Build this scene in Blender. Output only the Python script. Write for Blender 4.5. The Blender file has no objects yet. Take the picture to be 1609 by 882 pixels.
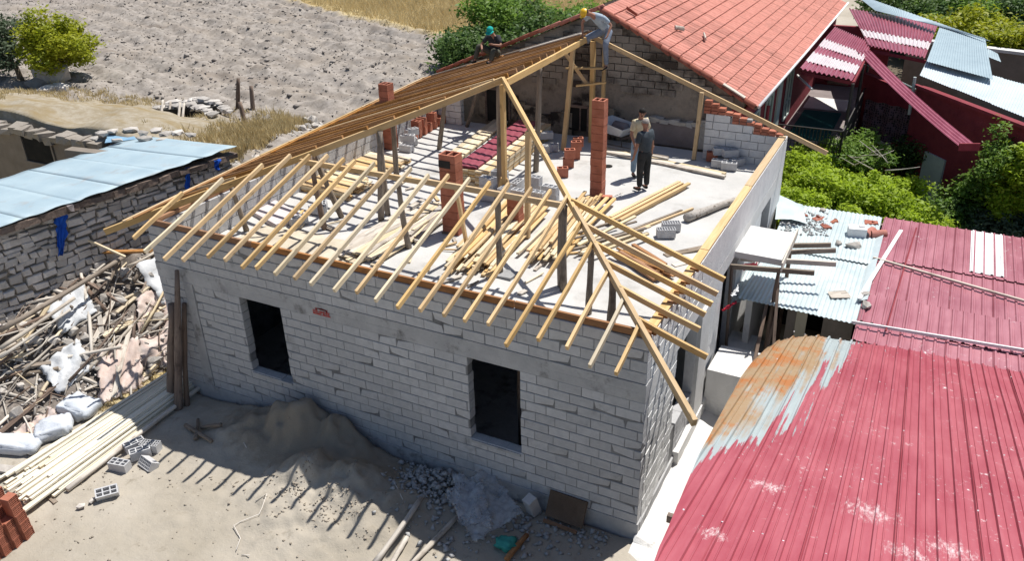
import bpy, math, random
import numpy as np
from mathutils import Vector, Matrix, Quaternion
random.seed(7); RNG = np.random.default_rng(7)
SC = bpy.context.scene
COL = SC.collection
R = math.radians

# ------------------------------------------------------------------ camera
F_PX, IW, IH = 1301.45, 1609.0, 882.0
CX, CY, CZ, YAW, PIT, ROL = 3.0935, -10.4350, 10.6381, -0.478268, 0.476990, -0.021819
_F = Vector((math.sin(YAW)*math.cos(PIT), math.cos(YAW)*math.cos(PIT), -math.sin(PIT)))
_R0 = Vector((math.cos(YAW), -math.sin(YAW), 0)); _U0 = _R0.cross(_F)
_R = math.cos(ROL)*_R0 + math.sin(ROL)*_U0
_U = -math.sin(ROL)*_R0 + math.cos(ROL)*_U0
cam = bpy.data.cameras.new('camera'); cam.sensor_width = 36; cam.sensor_fit = 'HORIZONTAL'
cam.lens = F_PX/IW*36; cam.clip_start = 0.1; cam.clip_end = 5000
camo = bpy.data.objects.new('camera', cam); COL.objects.link(camo)
camo.matrix_world = Matrix(((_R.x, _U.x, -_F.x, CX), (_R.y, _U.y, -_F.y, CY), (_R.z, _U.z, -_F.z, CZ), (0, 0, 0, 1)))
SC.camera = camo

# ------------------------------------------------------------------ light
SUN = Vector((0.19, 0.43, 1.0)).normalized()      # direction towards the sun
EL = math.asin(SUN.z); AZ = math.atan2(SUN.x, SUN.y)
w = bpy.data.worlds.new('World'); SC.world = w; w.use_nodes = True
nt = w.node_tree; bg = nt.nodes['Background']
sky = nt.nodes.new('ShaderNodeTexSky'); sky.sky_type = 'NISHITA'; sky.sun_disc = False
sky.sun_elevation = EL; sky.sun_rotation = AZ; sky.air_density = 1.0; sky.dust_density = 0.6
nt.links.new(sky.outputs[0], bg.inputs[0]); bg.inputs[1].default_value = 0.08
sl = bpy.data.lights.new('sun', 'SUN'); sl.energy = 4.9; sl.angle = R(0.53); sl.color = (1, 0.96, 0.9)
so = bpy.data.objects.new('sun', sl); COL.objects.link(so); so.rotation_euler = SUN.to_track_quat('Z', 'Y').to_euler()
SC.view_settings.view_transform = 'Standard'; SC.view_settings.look = 'None'
SC.view_settings.exposure = 0.33; SC.view_settings.gamma = 1.0; SC.view_settings.use_curve_mapping = False
SC.render.engine = 'CYCLES'

# ------------------------------------------------------------------ points on real planes
def _ray(px, py):
    return Vector((CX, CY, CZ)), _F + _R*((px-IW/2)/F_PX) - _U*((py-IH/2)/F_PX)
def atz(px, py, z):
    c, d = _ray(px, py); return c + d*((z-c.z)/d.z)
def atx(px, py, x):
    c, d = _ray(px, py); return c + d*((x-c.x)/d.x)
def aty(px, py, y):
    c, d = _ray(px, py); return c + d*((y-c.y)/d.y)
def atn(px, py, p, n):
    c, d = _ray(px, py); return c + d*((Vector(p)-c).dot(n)/d.dot(n))

# ------------------------------------------------------------------ materials
def _nodes(name, rough=0.8, spec=0.3, metal=0.0):
    m = bpy.data.materials.new(name); m.use_nodes = True
    t = m.node_tree; b = t.nodes['Principled BSDF']
    b.inputs['Roughness'].default_value = rough; b.inputs['Metallic'].default_value = metal
    b.inputs['Specular IOR Level'].default_value = spec
    return m, t, b
def _n(t, kind, **kw):
    n = t.nodes.new(kind)
    for k, v in kw.items():
        if k in n.inputs.keys(): n.inputs[k].default_value = v
        else: setattr(n, k, v)
    return n
def _mixc(t, f, a, b):
    m = t.nodes.new('ShaderNodeMix'); m.data_type = 'RGBA'
    for s, v in ((0, f), (6, a), (7, b)):
        if isinstance(v, bpy.types.NodeSocket): t.links.new(v, m.inputs[s])
        elif s == 0: m.inputs[0].default_value = v
        else: m.inputs[s].default_value = (*v, 1) if len(v) == 3 else v
    return m.outputs[2]
def _ramp(t, src, a, b, ca=0.0, cb=1.0):
    r = t.nodes.new('ShaderNodeMapRange'); r.inputs[1].default_value = a; r.inputs[2].default_value = b
    r.inputs[3].default_value = ca; r.inputs[4].default_value = cb
    t.links.new(src, r.inputs[0]); return r.outputs[0]
def _math(t, op, a, b=None):
    m = t.nodes.new('ShaderNodeMath'); m.operation = op
    for i, v in enumerate((a, b)):
        if v is None: continue
        if isinstance(v, bpy.types.NodeSocket): t.links.new(v, m.inputs[i])
        else: m.inputs[i].default_value = v
    return m.outputs[0]
def _noise(t, vec, scale, detail=4, rough=0.6):
    n = _n(t, 'ShaderNodeTexNoise', Scale=scale, Detail=detail, Roughness=rough)
    t.links.new(vec, n.inputs['Vector']); return n.outputs[0]
def _scalevec(t, vec, s):
    m = t.nodes.new('ShaderNodeVectorMath'); m.operation = 'MULTIPLY'; m.inputs[1].default_value = s
    t.links.new(vec, m.inputs[0]); return m.outputs[0]
def _addrand(t, vec, k=37.0):
    oi = t.nodes.new('ShaderNodeObjectInfo'); m = t.nodes.new('ShaderNodeVectorMath'); m.operation = 'ADD'
    s = _math(t, 'MULTIPLY', oi.outputs['Random'], k)
    t.links.new(vec, m.inputs[0]); t.links.new(s, m.inputs[1]); return m.outputs[0], oi.outputs['Random']

def mat(name, c1, c2, scale=3.0, rough=0.85, spec=0.25, bump=0.3, bscale=None, c3=None, c3s=0.8, c3lo=0.55, c3hi=0.7,
        rnd=0.0, metal=0.0, stretch=None, coords='pos', bdist=0.02, trans=0.0):
    """two-tone noise surface with optional stain colour c3, per-object value shift and bump"""
    m, t, b = _nodes(name, rough, spec, metal)
    if coords == 'obj':
        vec = t.nodes.new('ShaderNodeTexCoord').outputs['Object']
    else:
        vec = t.nodes.new('ShaderNodeNewGeometry').outputs['Position']
    rv = None
    if coords == 'obj' or rnd: 
        vec2, rv = _addrand(t, vec)
        if coords == 'obj': vec = vec2
    if stretch: vec = _scalevec(t, vec, stretch)
    n1 = _noise(t, vec, scale, 6, 0.65)
    col = _mixc(t, _ramp(t, n1, 0.3, 0.7), c1, c2)
    if c3:
        n2 = _noise(t, vec, c3s, 5, 0.7)
        col = _mixc(t, _ramp(t, n2, c3lo, c3hi), col, c3)
    if rnd:
        hs = t.nodes.new('ShaderNodeHueSaturation'); t.links.new(col, hs.inputs['Color'])
        t.links.new(_ramp(t, rv, 0, 1, 1-rnd, 1+rnd), hs.inputs['Value']); col = hs.outputs[0]
    t.links.new(col, b.inputs['Base Color'])
    if bump:
        n3 = _noise(t, vec, bscale or scale*6, 5, 0.7)
        bp = t.nodes.new('ShaderNodeBump'); bp.inputs['Strength'].default_value = bump; bp.inputs['Distance'].default_value = bdist
        t.links.new(n3, bp.inputs['Height']); t.links.new(bp.outputs[0], b.inputs['Normal'])
    if trans: b.inputs['Transmission Weight'].default_value = trans
    return m

def wood(name, c1, c2, dark=None, rnd=0.18, knots=True):
    m, t, b = _nodes(name, 0.75, 0.2)
    v = t.nodes.new('ShaderNodeTexCoord').outputs['Object']; v, rv = _addrand(t, v)
    vs = _scalevec(t, v, (0.9, 14, 14)); g = _noise(t, vs, 1.6, 5, 0.6)
    col = _mixc(t, _ramp(t, g, 0.3, 0.7), c1, c2)
    if dark:
        n2 = _noise(t, _scalevec(t, v, (1.5, 3, 3)), 1.4, 5, 0.7); col = _mixc(t, _ramp(t, n2, 0.52, 0.72), col, dark)
    if knots:
        vo = t.nodes.new('ShaderNodeTexVoronoi'); vo.inputs['Scale'].default_value = 1.0; t.links.new(_scalevec(t, v, (2.2, 9, 9)), vo.inputs['Vector'])
        col = _mixc(t, _ramp(t, vo.outputs['Distance'], .16, .06, 0, .75), col, tuple(k*.38 for k in c1))
        n4 = _noise(t, _scalevec(t, v, (.8, 2, 2)), 1.1, 4, .6); col = _mixc(t, _ramp(t, n4, .5, .75, 0, .5), col, tuple(k*.62 for k in c1))
    hs = t.nodes.new('ShaderNodeHueSaturation'); t.links.new(col, hs.inputs['Color'])
    t.links.new(_ramp(t, rv, 0, 1, 1-rnd, 1+rnd), hs.inputs['Value'])
    t.links.new(_ramp(t, _math(t, 'FRACT', _math(t, 'MULTIPLY', rv, 7.3)), 0, 1, 0.85, 1.1), hs.inputs['Saturation'])
    t.links.new(hs.outputs[0], b.inputs['Base Color'])
    bp = t.nodes.new('ShaderNodeBump'); bp.inputs['Strength'].default_value = 0.35; bp.inputs['Distance'].default_value = 0.01
    t.links.new(g, bp.inputs['Height']); t.links.new(bp.outputs[0], b.inputs['Normal'])
    return m

M = {}
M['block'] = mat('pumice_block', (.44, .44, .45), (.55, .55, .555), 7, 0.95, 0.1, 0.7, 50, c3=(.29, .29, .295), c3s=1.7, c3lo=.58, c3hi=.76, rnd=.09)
M['block_smeared_sunlit'] = mat('cement_smeared_sunlit_block', (.58, .58, .57), (.74, .74, .73), 6, 0.95, 0.1, 0.7, 40, c3=(.38, .38, .38), c3s=2.5, c3lo=.6, c3hi=.75, rnd=.08)  # cement smears, plus extra paleness standing for grazing sun on the right wall
M['mortar'] = mat('mortar', (.11, .11, .115), (.30, .30, .30), 2.5, 0.95, .1, .5, 40)
M['mortar_light'] = mat('mortar_light', (.3, .3, .3), (.38, .37, .36), 5, 0.95, .1, .5, 40)
M['concrete'] = mat('concrete', (.34, .34, .35), (.47, .47, .47), 2.6, 0.9, .15, .6, 18, c3=(.17, .165, .16), c3s=2.1, c3lo=.54, c3hi=.7)
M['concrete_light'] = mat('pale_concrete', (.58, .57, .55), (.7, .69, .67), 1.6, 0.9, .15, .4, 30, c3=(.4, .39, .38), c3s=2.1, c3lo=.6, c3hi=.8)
M['slab'] = mat('deck_concrete', (.44, .435, .42), (.56, .55, .53), 0.9, 0.9, .15, .5, 14, c3=(.37, .355, .33), c3s=.75, c3lo=.56, c3hi=.72)
M['render'] = mat('wall_render', (.56, .56, .56), (.70, .70, .69), 3.5, 0.92, .12, .7, 22, c3=(.25, .25, .25), c3s=4.5, c3lo=.66, c3hi=.72)
M['wood'] = wood('fresh_timber', (.52, .34, .155), (.66, .47, .25), None)
M['wood_pale'] = wood('pale_timber', (.6, .48, .31), (.72, .61, .43), None)
M['lath'] = wood('sawn_lath', (.68, .62, .49), (.8, .75, .62), None, .12)
M['wood_brown'] = wood('brown_batten', (.30, .145, .05), (.45, .235, .09), (.2, .09, .035))
M['wood_plate'] = wood('plate_timber', (.27, .13, .06), (.38, .2, .095), (.16, .08, .04))
M['wood_grey'] = wood('weathered_timber', (.2, .16, .125), (.32, .265, .21), (.1, .075, .055))
M['wood_old'] = wood('old_bark_timber', (.13, .09, .07), (.24, .175, .135), (.06, .042, .035))
M['wood_ash'] = wood('bleached_timber', (.45, .4, .34), (.62, .57, .5), (.25, .2, .16))
M['clay'] = mat('clay_block', (.33, .115, .07), (.45, .18, .12), 5, .85, .15, .4, 40, c3=(.2, .09, .065), c3s=2.0, c3lo=.6, c3hi=.8, rnd=.14)
M['clay_dark'] = mat('clay_void', (.07, .02, .015), (.1, .035, .025), 4, .95, .05, .2, 20)
M['soot'] = mat('soot', (.03, .028, .027), (.06, .055, .05), 4, .95, .05, .3, 20)
M['tile'] = mat('roof_tile', (.43, .165, .125), (.54, .24, .19), 7, .8, .2, .5, 60, c3=(.3, .13, .10), c3s=1.1, c3lo=.52, c3hi=.75, rnd=.14)
M['tile_dark'] = mat('tile_edge', (.27, .09, .06), (.38, .14, .1), 5, .85, .15, .4, 40, rnd=.2)
M['gable_block'] = mat('old_block', (.22, .2, .175), (.33, .3, .265), 3, .95, .1, .6, 30, c3=(.07, .06, .052), c3s=.75, c3lo=.48, c3hi=.62, rnd=.12)
M['mud'] = mat('sooty_mud_wall', (.2, .175, .15), (.34, .3, .25), 2.2, .97, .05, .8, 12, c3=(.05, .044, .04), c3s=1.1, c3lo=.48, c3hi=.66)
M['mud_top'] = mat('crumbled_plaster', (.36, .34, .31), (.52, .5, .46), 4, .95, .05, .8, 14)
M['plaster_grey'] = mat('mauve_plaster', (.2, .17, .165), (.27, .235, .23), 2, .95, .05, .5, 20)
M['stone'] = mat('wall_stone', (.43, .395, .36), (.62, .58, .54), 4, .92, .15, .7, 18, c3=(.42, .4, .38), c3s=1.7, c3lo=.58, c3hi=.75, rnd=.25)
M['stone_mortar'] = mat('earth_mortar', (.25, .22, .185), (.34, .305, .265), 5, .97, .05, .7, 20)
M['rock'] = mat('pale_rock', (.35, .32, .29), (.5, .47, .43), 5, .92, .1, .7, 12, rnd=.3)
M['rubble'] = mat('grey_rubble', (.3, .3, .3), (.45, .45, .44), 6, .95, .1, .6, 20, rnd=.25)
M['plaster_brown'] = mat('brown_plaster', (.2, .17, .14), (.27, .235, .2), 2, .95, .05, .5, 14)
M['dark_metal'] = mat('dark_iron', (.03, .03, .032), (.06, .05, .045), 5, .6, .4, .1)
M['dark'] = mat('dark_interior', (.02, .02, .02), (.035, .033, .03), 3, .95, .05, 0)
M['blue_cloth'] = mat('blue_cloth', (.01, .06, .38), (.02, .12, .55), 6, .8, .2, .5, 12)
M['red_cloth'] = mat('red_cloth', (.5, .015, .04), (.65, .04, .07), 6, .8, .2, .5, 12)
M['teal_cloth'] = mat('teal_bag', (.02, .2, .17), (.05, .33, .28), 6, .6, .3, .5, 12)
M['sack'] = mat('woven_sack', (.46, .5, .56), (.62, .65, .69), 5, .7, .3, .5, 30, c3=(.4, .4, .4), c3s=3, c3lo=.6, c3hi=.8)
M['tarp'] = mat('faded_pink_tarp', (.5, .38, .33), (.64, .53, .47), 2.5, .8, .2, .4, 14, c3=(.68, .63, .6), c3s=1.2, c3lo=.5, c3hi=.7)
M['tarp_white'] = mat('white_tarp', (.46, .48, .5), (.66, .67, .68), 3, .7, .3, .4, 14)
M['plastic_red'] = mat('red_plastic_clip', (.4, .02, .02), (.5, .04, .03), 4, .5, .4, 0)
M['board_brown'] = mat('brown_board', (.1, .07, .05), (.16, .115, .085), 3, .85, .1, .5, 20)
M['maroon_wall'] = mat('maroon_paint', (.19, .03, .04), (.25, .045, .055), 2, .8, .2, .3, 15, c3=(.14, .02, .03), c3s=.8)
M['white_paint'] = mat('white_paint', (.68, .68, .67), (.8, .8, .79), 3, .6, .3, .2, 15)
M['grey_paint'] = mat('grey_paint', (.4, .45, .43), (.5, .56, .53), 3, .6, .3, .2, 15)
M['teal_floor'] = mat('teal_carpet', (.02, .09, .09), (.04, .13, .12), 6, .95, .05, .3, 40)
M['bark'] = mat('bark', (.1, .075, .055), (.2, .16, .12), 8, .95, .05, .9, 30)
M['bark_pale'] = mat('peeling_bark', (.3, .27, .24), (.55, .52, .48), 6, .95, .05, .9, 24, c3=(.12, .09, .07), c3s=6, c3lo=.55, c3hi=.65)
M['wire'] = mat('pale_wire', (.6, .55, .5), (.7, .66, .6), 6, .7, .2, 0)
M['maroon_gloss'] = mat('maroon_sheet_stack', (.24, .05, .075), (.31, .075, .1), 3, .45, .4, .15, 30)
M['barrow'] = mat('galvanised_barrow', (.5, .52, .54), (.62, .64, .66), 5, .6, .4, .2, 30, metal=.0)
M['rubber'] = mat('rubber', (.02, .02, .02), (.035, .035, .035), 5, .8, .2, .1)
M['mattress'] = mat('pinkish_board', (.52, .45, .45), (.66, .6, .6), 2, .8, .2, .2, 20)
M['cement_dust'] = mat('cement_dust', (.6, .59, .57), (.72, .71, .69), 2, .95, .1, .8, 16, c3=(.42, .4, .37), c3s=5, c3lo=.62, c3hi=.75)

# glassy / thin materials
def leafmat(name, c1, c2, tr=0.35, sc=1.4):
    m, t, b = _nodes(name, 0.55, 0.35)
    v = t.nodes.new('ShaderNodeNewGeometry').outputs['Position']
    n = _noise(t, v, sc, 3, .6); n2 = _noise(t, v, 22, 2, .6)
    f = _math(t, 'ADD', _math(t, 'MULTIPLY', n, .5), _math(t, 'MULTIPLY', n2, .5))
    col = _mixc(t, _ramp(t, f, .36, .64), c1, c2)
    t.links.new(col, b.inputs['Base Color'])
    tl = t.nodes.new('ShaderNodeBsdfTranslucent'); t.links.new(col, tl.inputs[0])
    mx = t.nodes.new('ShaderNodeMixShader'); mx.inputs[0].default_value = tr
    t.links.new(b.outputs[0], mx.inputs[1]); t.links.new(tl.outputs[0], mx.inputs[2])
    t.links.new(mx.outputs[0], t.nodes['Material Output'].inputs[0]); return m
M['leaf_lime'] = leafmat('lime_leaves', (.25, .37, .015), (.47, .60, .05), .5)
M['leaf_yellow'] = leafmat('yellow_green_leaves', (.2, .26, .01), (.46, .46, .03), .45)
M['leaf_mid'] = leafmat('mid_green_leaves', (.09, .2, .025), (.24, .36, .06), .45)
M['leaf_dark'] = leafmat('dark_leaves', (.03, .09, .02), (.15, .23, .055), .4)
M['leaf_olive'] = leafmat('grey_green_leaves', (.05, .08, .045), (.13, .17, .09), .3)
M['drygrass'] = leafmat('dry_grass', (.46, .36, .18), (.64, .53, .3), .3, .6)

def plastic_film():
    m, t, b = _nodes('plastic_film', .35, .5)
    v = t.nodes.new('ShaderNodeNewGeometry').outputs['Position']; n = _noise(t, v, 5, 4, .6)
    t.links.new(_mixc(t, n, (.5, .54, .6), (.75, .78, .82)), b.inputs['Base Color'])
    tr = t.nodes.new('ShaderNodeBsdfTransparent'); mx = t.nodes.new('ShaderNodeMixShader')
    t.links.new(_ramp(t, n, .35, .65, .25, .6), mx.inputs[0])
    t.links.new(tr.outputs[0], mx.inputs[1]); t.links.new(b.outputs[0], mx.inputs[2])
    t.links.new(mx.outputs[0], t.nodes['Material Output'].inputs[0]); return m
M['film'] = plastic_film()
def glass():
    m, t, b = _nodes('window_glass', .08, .6); b.inputs['Base Color'].default_value = (.05, .09, .09, 1); return m
M['glass'] = glass()

def painted_sheet(name, red1, red2, wear_x=None, chalk=.66, rough=.36, splash=()):
    """painted trapezoid steel; optional peeled and rusted zone along one edge (object X = across, Y = along)"""
    m, t, b = _nodes(name, rough, .45)
    pos = t.nodes.new('ShaderNodeNewGeometry').outputs['Position']
    sep = t.nodes.new('ShaderNodeSeparateXYZ'); t.links.new(pos, sep.inputs[0])
    n = _noise(t, pos, .7, 4, .6); nf = _noise(t, _scalevec(t, pos, (6, .7, 1)), 1.2, 5, .65)
    col = _mixc(t, _ramp(t, _math(t, 'ADD', _math(t, 'MULTIPLY', n, .5), _math(t, 'MULTIPLY', nf, .5)), .38, .62), red1, red2)
    # white paint or lime splashes
    vo = _noise(t, pos, 9, 6, .8); big = _noise(t, pos, .8, 2, .5)
    sp = _math(t, 'MULTIPLY', _ramp(t, vo, chalk, chalk+.05), _ramp(t, big, .5, .66))
    fleck = t.nodes.new('ShaderNodeTexVoronoi'); fleck.inputs['Scale'].default_value = 9; t.links.new(pos, fleck.inputs['Vector'])
    sp = _math(t, 'MAXIMUM', sp, _math(t, 'MULTIPLY', _ramp(t, fleck.outputs['Distance'], .085, .04), _ramp(t, _noise(t, pos, 1.1, 3, .6), .56, .62)))
    for cx_, cy_, r_ in splash:
        dx_ = _math(t, 'SUBTRACT', sep.outputs[0], cx_); dy_ = _math(t, 'MULTIPLY', _math(t, 'SUBTRACT', sep.outputs[1], cy_), 1.3)
        d_ = _math(t, 'SQRT', _math(t, 'ADD', _math(t, 'MULTIPLY', dx_, dx_), _math(t, 'MULTIPLY', dy_, dy_)))
        blot = _math(t, 'ADD', _ramp(t, d_, 0, r_, .27, 0), _math(t, 'MULTIPLY', _noise(t, _scalevec(t, pos, (1.6, .6, 1)), 13, 6, .85), .75))
        sp = _math(t, 'MAXIMUM', sp, _ramp(t, blot, .56, .72, 0, .8))
    col = _mixc(t, sp, col, (.75, .73, .72))
    rgh = None
    if wear_x is not None:
        x0, amp, w1 = wear_x
        y0_ = _math(t, 'MAXIMUM', _math(t, 'SUBTRACT', -1.0, sep.outputs[1]), 0.0)
        drip = _noise(t, _scalevec(t, pos, (4.2, .13, .13)), 2.0, 5, .6)
        fine = _noise(t, pos, 7, 4, .7)
        yy = _math(t, 'MULTIPLY', _math(t, 'ADD', sep.outputs[1], 2.0), -.10)
        e = _math(t, 'SUBTRACT', sep.outputs[0], x0)
        e = _math(t, 'ADD', e, yy); e = _math(t, 'ADD', e, _math(t, 'MULTIPLY', y0_, .3))
        e = _math(t, 'SUBTRACT', e, _math(t, 'MULTIPLY', _math(t, 'SUBTRACT', drip, .45), amp))
        e = _math(t, 'ADD', e, _math(t, 'MULTIPLY', _math(t, 'SUBTRACT', fine, .5), .22))
        peel = _ramp(t, e, .02, -.03)
        galv = _mixc(t, _noise(t, _scalevec(t, pos, (5, 1.2, 1)), 1.5, 4, .6), (.27, .31, .315), (.41, .46, .46))
        ochre = _mixc(t, _noise(t, pos, 4.5, 5, .7), (.36, .29, .18), (.30, .15, .06))
        rustz = _ramp(t, _math(t, 'ADD', e, _math(t, 'MULTIPLY', _math(t, 'SUBTRACT', n, .5), 1.3)), -.30, -.62)
        rc = _mixc(t, rustz, galv, ochre)
        org = _math(t, 'MULTIPLY', _ramp(t, _noise(t, pos, 1.6, 5, .65), .5, .62), rustz)
        rc = _mixc(t, org, rc, (.38, .14, .035))
        col = _mixc(t, peel, col, rc)
    t.links.new(col, b.inputs['Base Color'])
    bp = t.nodes.new('ShaderNodeBump'); bp.inputs['Strength'].default_value = .12; bp.inputs['Distance'].default_value = .01
    t.links.new(_noise(t, pos, 14, 4, .6), bp.inputs['Height']); t.links.new(bp.outputs[0], b.inputs['Normal'])
    return m
M['red_sheet'] = painted_sheet('red_painted_sheet', (.31, .05, .07), (.40, .10, .122), (2.02, 1.7, .3), .6, splash=[tuple(atn(px_, py_, (0, 4.5, 2.3), Vector((0, .2588, .9659))))[:2]+(r_,) for px_, py_, r_ in ((1210, 768, .5), (1370, 808, .75), (1495, 868, .7), (1425, 872, .55), (1120, 840, .4))])
M['maroon_sheet'] = painted_sheet('maroon_painted_sheet', (.29, .09, .115), (.42, .17, .2), None, .6)
M['awning_sheet'] = painted_sheet('maroon_awning_sheet', (.25, .05, .08), (.36, .1, .14), None, .8)
M['galv'] = mat('pale_galvanised_sheet', (.42, .5, .52), (.56, .63, .64), 1.6, .45, .45, .25, 20, c3=(.62, .64, .62), c3s=1.3, c3lo=.55, c3hi=.7)
M['galv_blue'] = mat('pale_blue_sheet', (.29, .385, .44), (.385, .48, .52), .8, .55, .35, .35, 14, c3=(.33, .34, .34), c3s=1.3, c3lo=.55, c3hi=.72)
M['galv_white'] = mat('whitewashed_sheet', (.45, .52, .55), (.58, .64, .66), 1.2, .5, .4, .3, 14, c3=(.4, .27, .23), c3s=.7, c3lo=.64, c3hi=.76)
M['slate_blue'] = mat('blue_grey_sheet', (.27, .35, .39), (.34, .43, .47), 1.5, .55, .4, .25, 18)

# ------------------------------------------------------------------ mesh helpers
class MB:
    def __init__(s): s.v = []; s.f = []
    def add(s, vs, fs):
        o = len(s.v); s.v += [tuple(v) for v in vs]; s.f += [tuple(i+o for i in f) for f in fs]; return s
    def box(s, c, size, rot=None, jit=0.0):
        hx, hy, hz = (k/2 for k in size); c = Vector(c); vs = []
        for x, y, z in ((-1,-1,-1),(1,-1,-1),(1,1,-1),(-1,1,-1),(-1,-1,1),(1,-1,1),(1,1,1),(-1,1,1)):
            p = Vector((x*hx, y*hy, z*hz))
            if jit: p += Vector((random.uniform(-jit, jit), random.uniform(-jit, jit), random.uniform(-jit, jit)))
            if rot is not None: p = rot @ p
            vs.append(c+p)
        return s.add(vs, ((0,3,2,1),(4,5,6,7),(0,1,5,4),(1,2,6,5),(2,3,7,6),(3,0,4,7)))
    def tube(s, pts, rad, n=8, cap=True, flat=1.0):
        pts = [Vector(p) for p in pts]
        if not isinstance(rad, (list, tuple)): rad = [rad]*len(pts)
        rings = []; up = None
        for i, p in enumerate(pts):
            d = (pts[min(i+1, len(pts)-1)]-pts[max(i-1, 0)]).normalized()
            if up is None: up = d.orthogonal().normalized()
            up = (up - d*up.dot(d)).normalized(); sd = d.cross(up)
            rings.append([p + (up*math.cos(a) + sd*math.sin(a)*flat)*rad[i] for a in [2*math.pi*k/n for k in range(n)]])
        vs = [v for r in rings for v in r]; fs = []
        for i in range(len(pts)-1):
            for k in range(n):
                fs.append((i*n+k, i*n+(k+1) % n, (i+1)*n+(k+1) % n, (i+1)*n+k))
        if cap: fs.append(tuple(range(n-1, -1, -1))); fs.append(tuple((len(pts)-1)*n+k for k in range(n)))
        return s.add(vs, fs)
    def quad(s, a, b, c, d): return s.add((a, b, c, d), ((0, 1, 2, 3),))
    def slab(s, poly, z0, z1):
        n = len(poly); vs = [(x, y, z0) for x, y in poly]+[(x, y, z1) for x, y in poly]
        return s.add(vs, [tuple(range(n-1, -1, -1)), tuple(range(n, 2*n))]+[(k, (k+1) % n, n+(k+1) % n, n+k) for k in range(n)])
    def mesh(s, name, m=None):
        me = bpy.data.meshes.new(name); me.from_pydata(s.v, [], s.f)
        if m is not None: me.materials.append(m)
        me.update(); return me
WL = {}
def link(name, me, parent=None, loc=None, rot=None, smooth=False):
    """mesh in world coordinates (loc None) or in its own coordinates placed at loc/rot; parents are unrotated empties or meshes"""
    o = bpy.data.objects.new(name, me); COL.objects.link(o)
    l = Vector(loc) if loc is not None else Vector((0, 0, 0)); WL[o] = l
    if parent is not None: o.parent = parent; o.location = l - WL[parent]
    else: o.location = l
    if rot is not None:
        o.rotation_mode = 'QUATERNION'; o.rotation_quaternion = rot
    if smooth and me: me.shade_smooth()
    return o
def B(mb, name, m, parent=None, smooth=False): return link(name, mb.mesh(name, m), parent, None, None, smooth)
def tag(o, label=None, cat=None, group=None, kind=None):
    if label: o['label'] = label
    if cat: o['category'] = cat
    if group: o['group'] = group
    if kind: o['kind'] = kind
    return o
def thing(name, label, cat, loc=(0, 0, 0), group=None):
    return tag(link(name, None, None, loc), label, cat, group)
def base_at(o, loc):
    """re-seat a single mesh thing so that its origin is at its base"""
    me = o.data; l = Vector(loc); me.transform(Matrix.Translation(-l)); o.location = l; WL[o] = l; return o
def qdir(d, up=(0, 0, 1)):
    d = Vector(d).normalized(); up = Vector(up); sd = up.cross(d)
    if sd.length < 1e-4: sd = Vector((0, 1, 0)).cross(d)
    sd.normalize(); u = d.cross(sd)
    return Matrix((d, sd, u)).transposed().to_quaternion()
def beam(name, p0, p1, w_, h_, m, parent=None, up=(0, 0, 1), bow=0.0, seg=1, jit=0.002, roll=0.0):
    p0, p1 = Vector(p0), Vector(p1); L = (p1-p0).length; mb = MB(); vs = []
    by, bz = random.uniform(-bow, bow), random.uniform(-bow, bow)
    for i in range(seg+1):
        t = i/seg; s = 4*t*(1-t)
        for y, z in ((-1, -1), (1, -1), (1, 1), (-1, 1)):
            vs.append((L*t, y*w_/2+by*s+random.uniform(-jit, jit), z*h_/2+bz*s+random.uniform(-jit, jit)))
    fs = [(0, 3, 2, 1), tuple(4*seg+k for k in range(4))]
    for i in range(seg):
        for k in range(4): fs.append((4*i+k, 4*i+(k+1) % 4, 4*i+4+(k+1) % 4, 4*i+4+k))
    mb.add(vs, fs); q = qdir(p1-p0, up)
    if roll: q = q @ Quaternion((1, 0, 0), roll)
    return link(name, mb.mesh(name, m), parent, p0, q)
def log(name, p0, p1, r0, r1, m, parent=None, bow=0.03, seg=6, n=8, knob=0.12):
    p0, p1 = Vector(p0), Vector(p1); L = (p1-p0).length; mb = MB()
    by, bz, ph = random.uniform(-bow, bow)*L/2, random.uniform(-bow, bow)*L/2, random.uniform(0, 6)
    pts = [(L*i/seg, by*math.sin(math.pi*i/seg+.2*math.sin(ph)), bz*math.sin(2.2*i/seg+ph)-bz*math.sin(ph)) for i in range(seg+1)]
    mb.tube(pts, [(r0+(r1-r0)*i/seg)*random.uniform(1-knob, 1+knob) for i in range(seg+1)], n)
    o = link(name, mb.mesh(name, m), parent, p0, qdir(p1-p0)); o.data.shade_smooth(); return o
def rock_mesh(name, m, r=1.0, sq=(1, .8, .6), rough=.3, seed=0):
    rr = random.Random(seed); import bmesh
    bm = bmesh.new(); bmesh.ops.create_icosphere(bm, subdivisions=1, radius=r)
    for v in bm.verts: v.co = Vector((v.co.x*sq[0], v.co.y*sq[1], v.co.z*sq[2]))*rr.uniform(1-rough, 1+rough)
    me = bpy.data.meshes.new(name); bm.to_mesh(me); bm.free(); me.materials.append(m); return me
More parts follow.
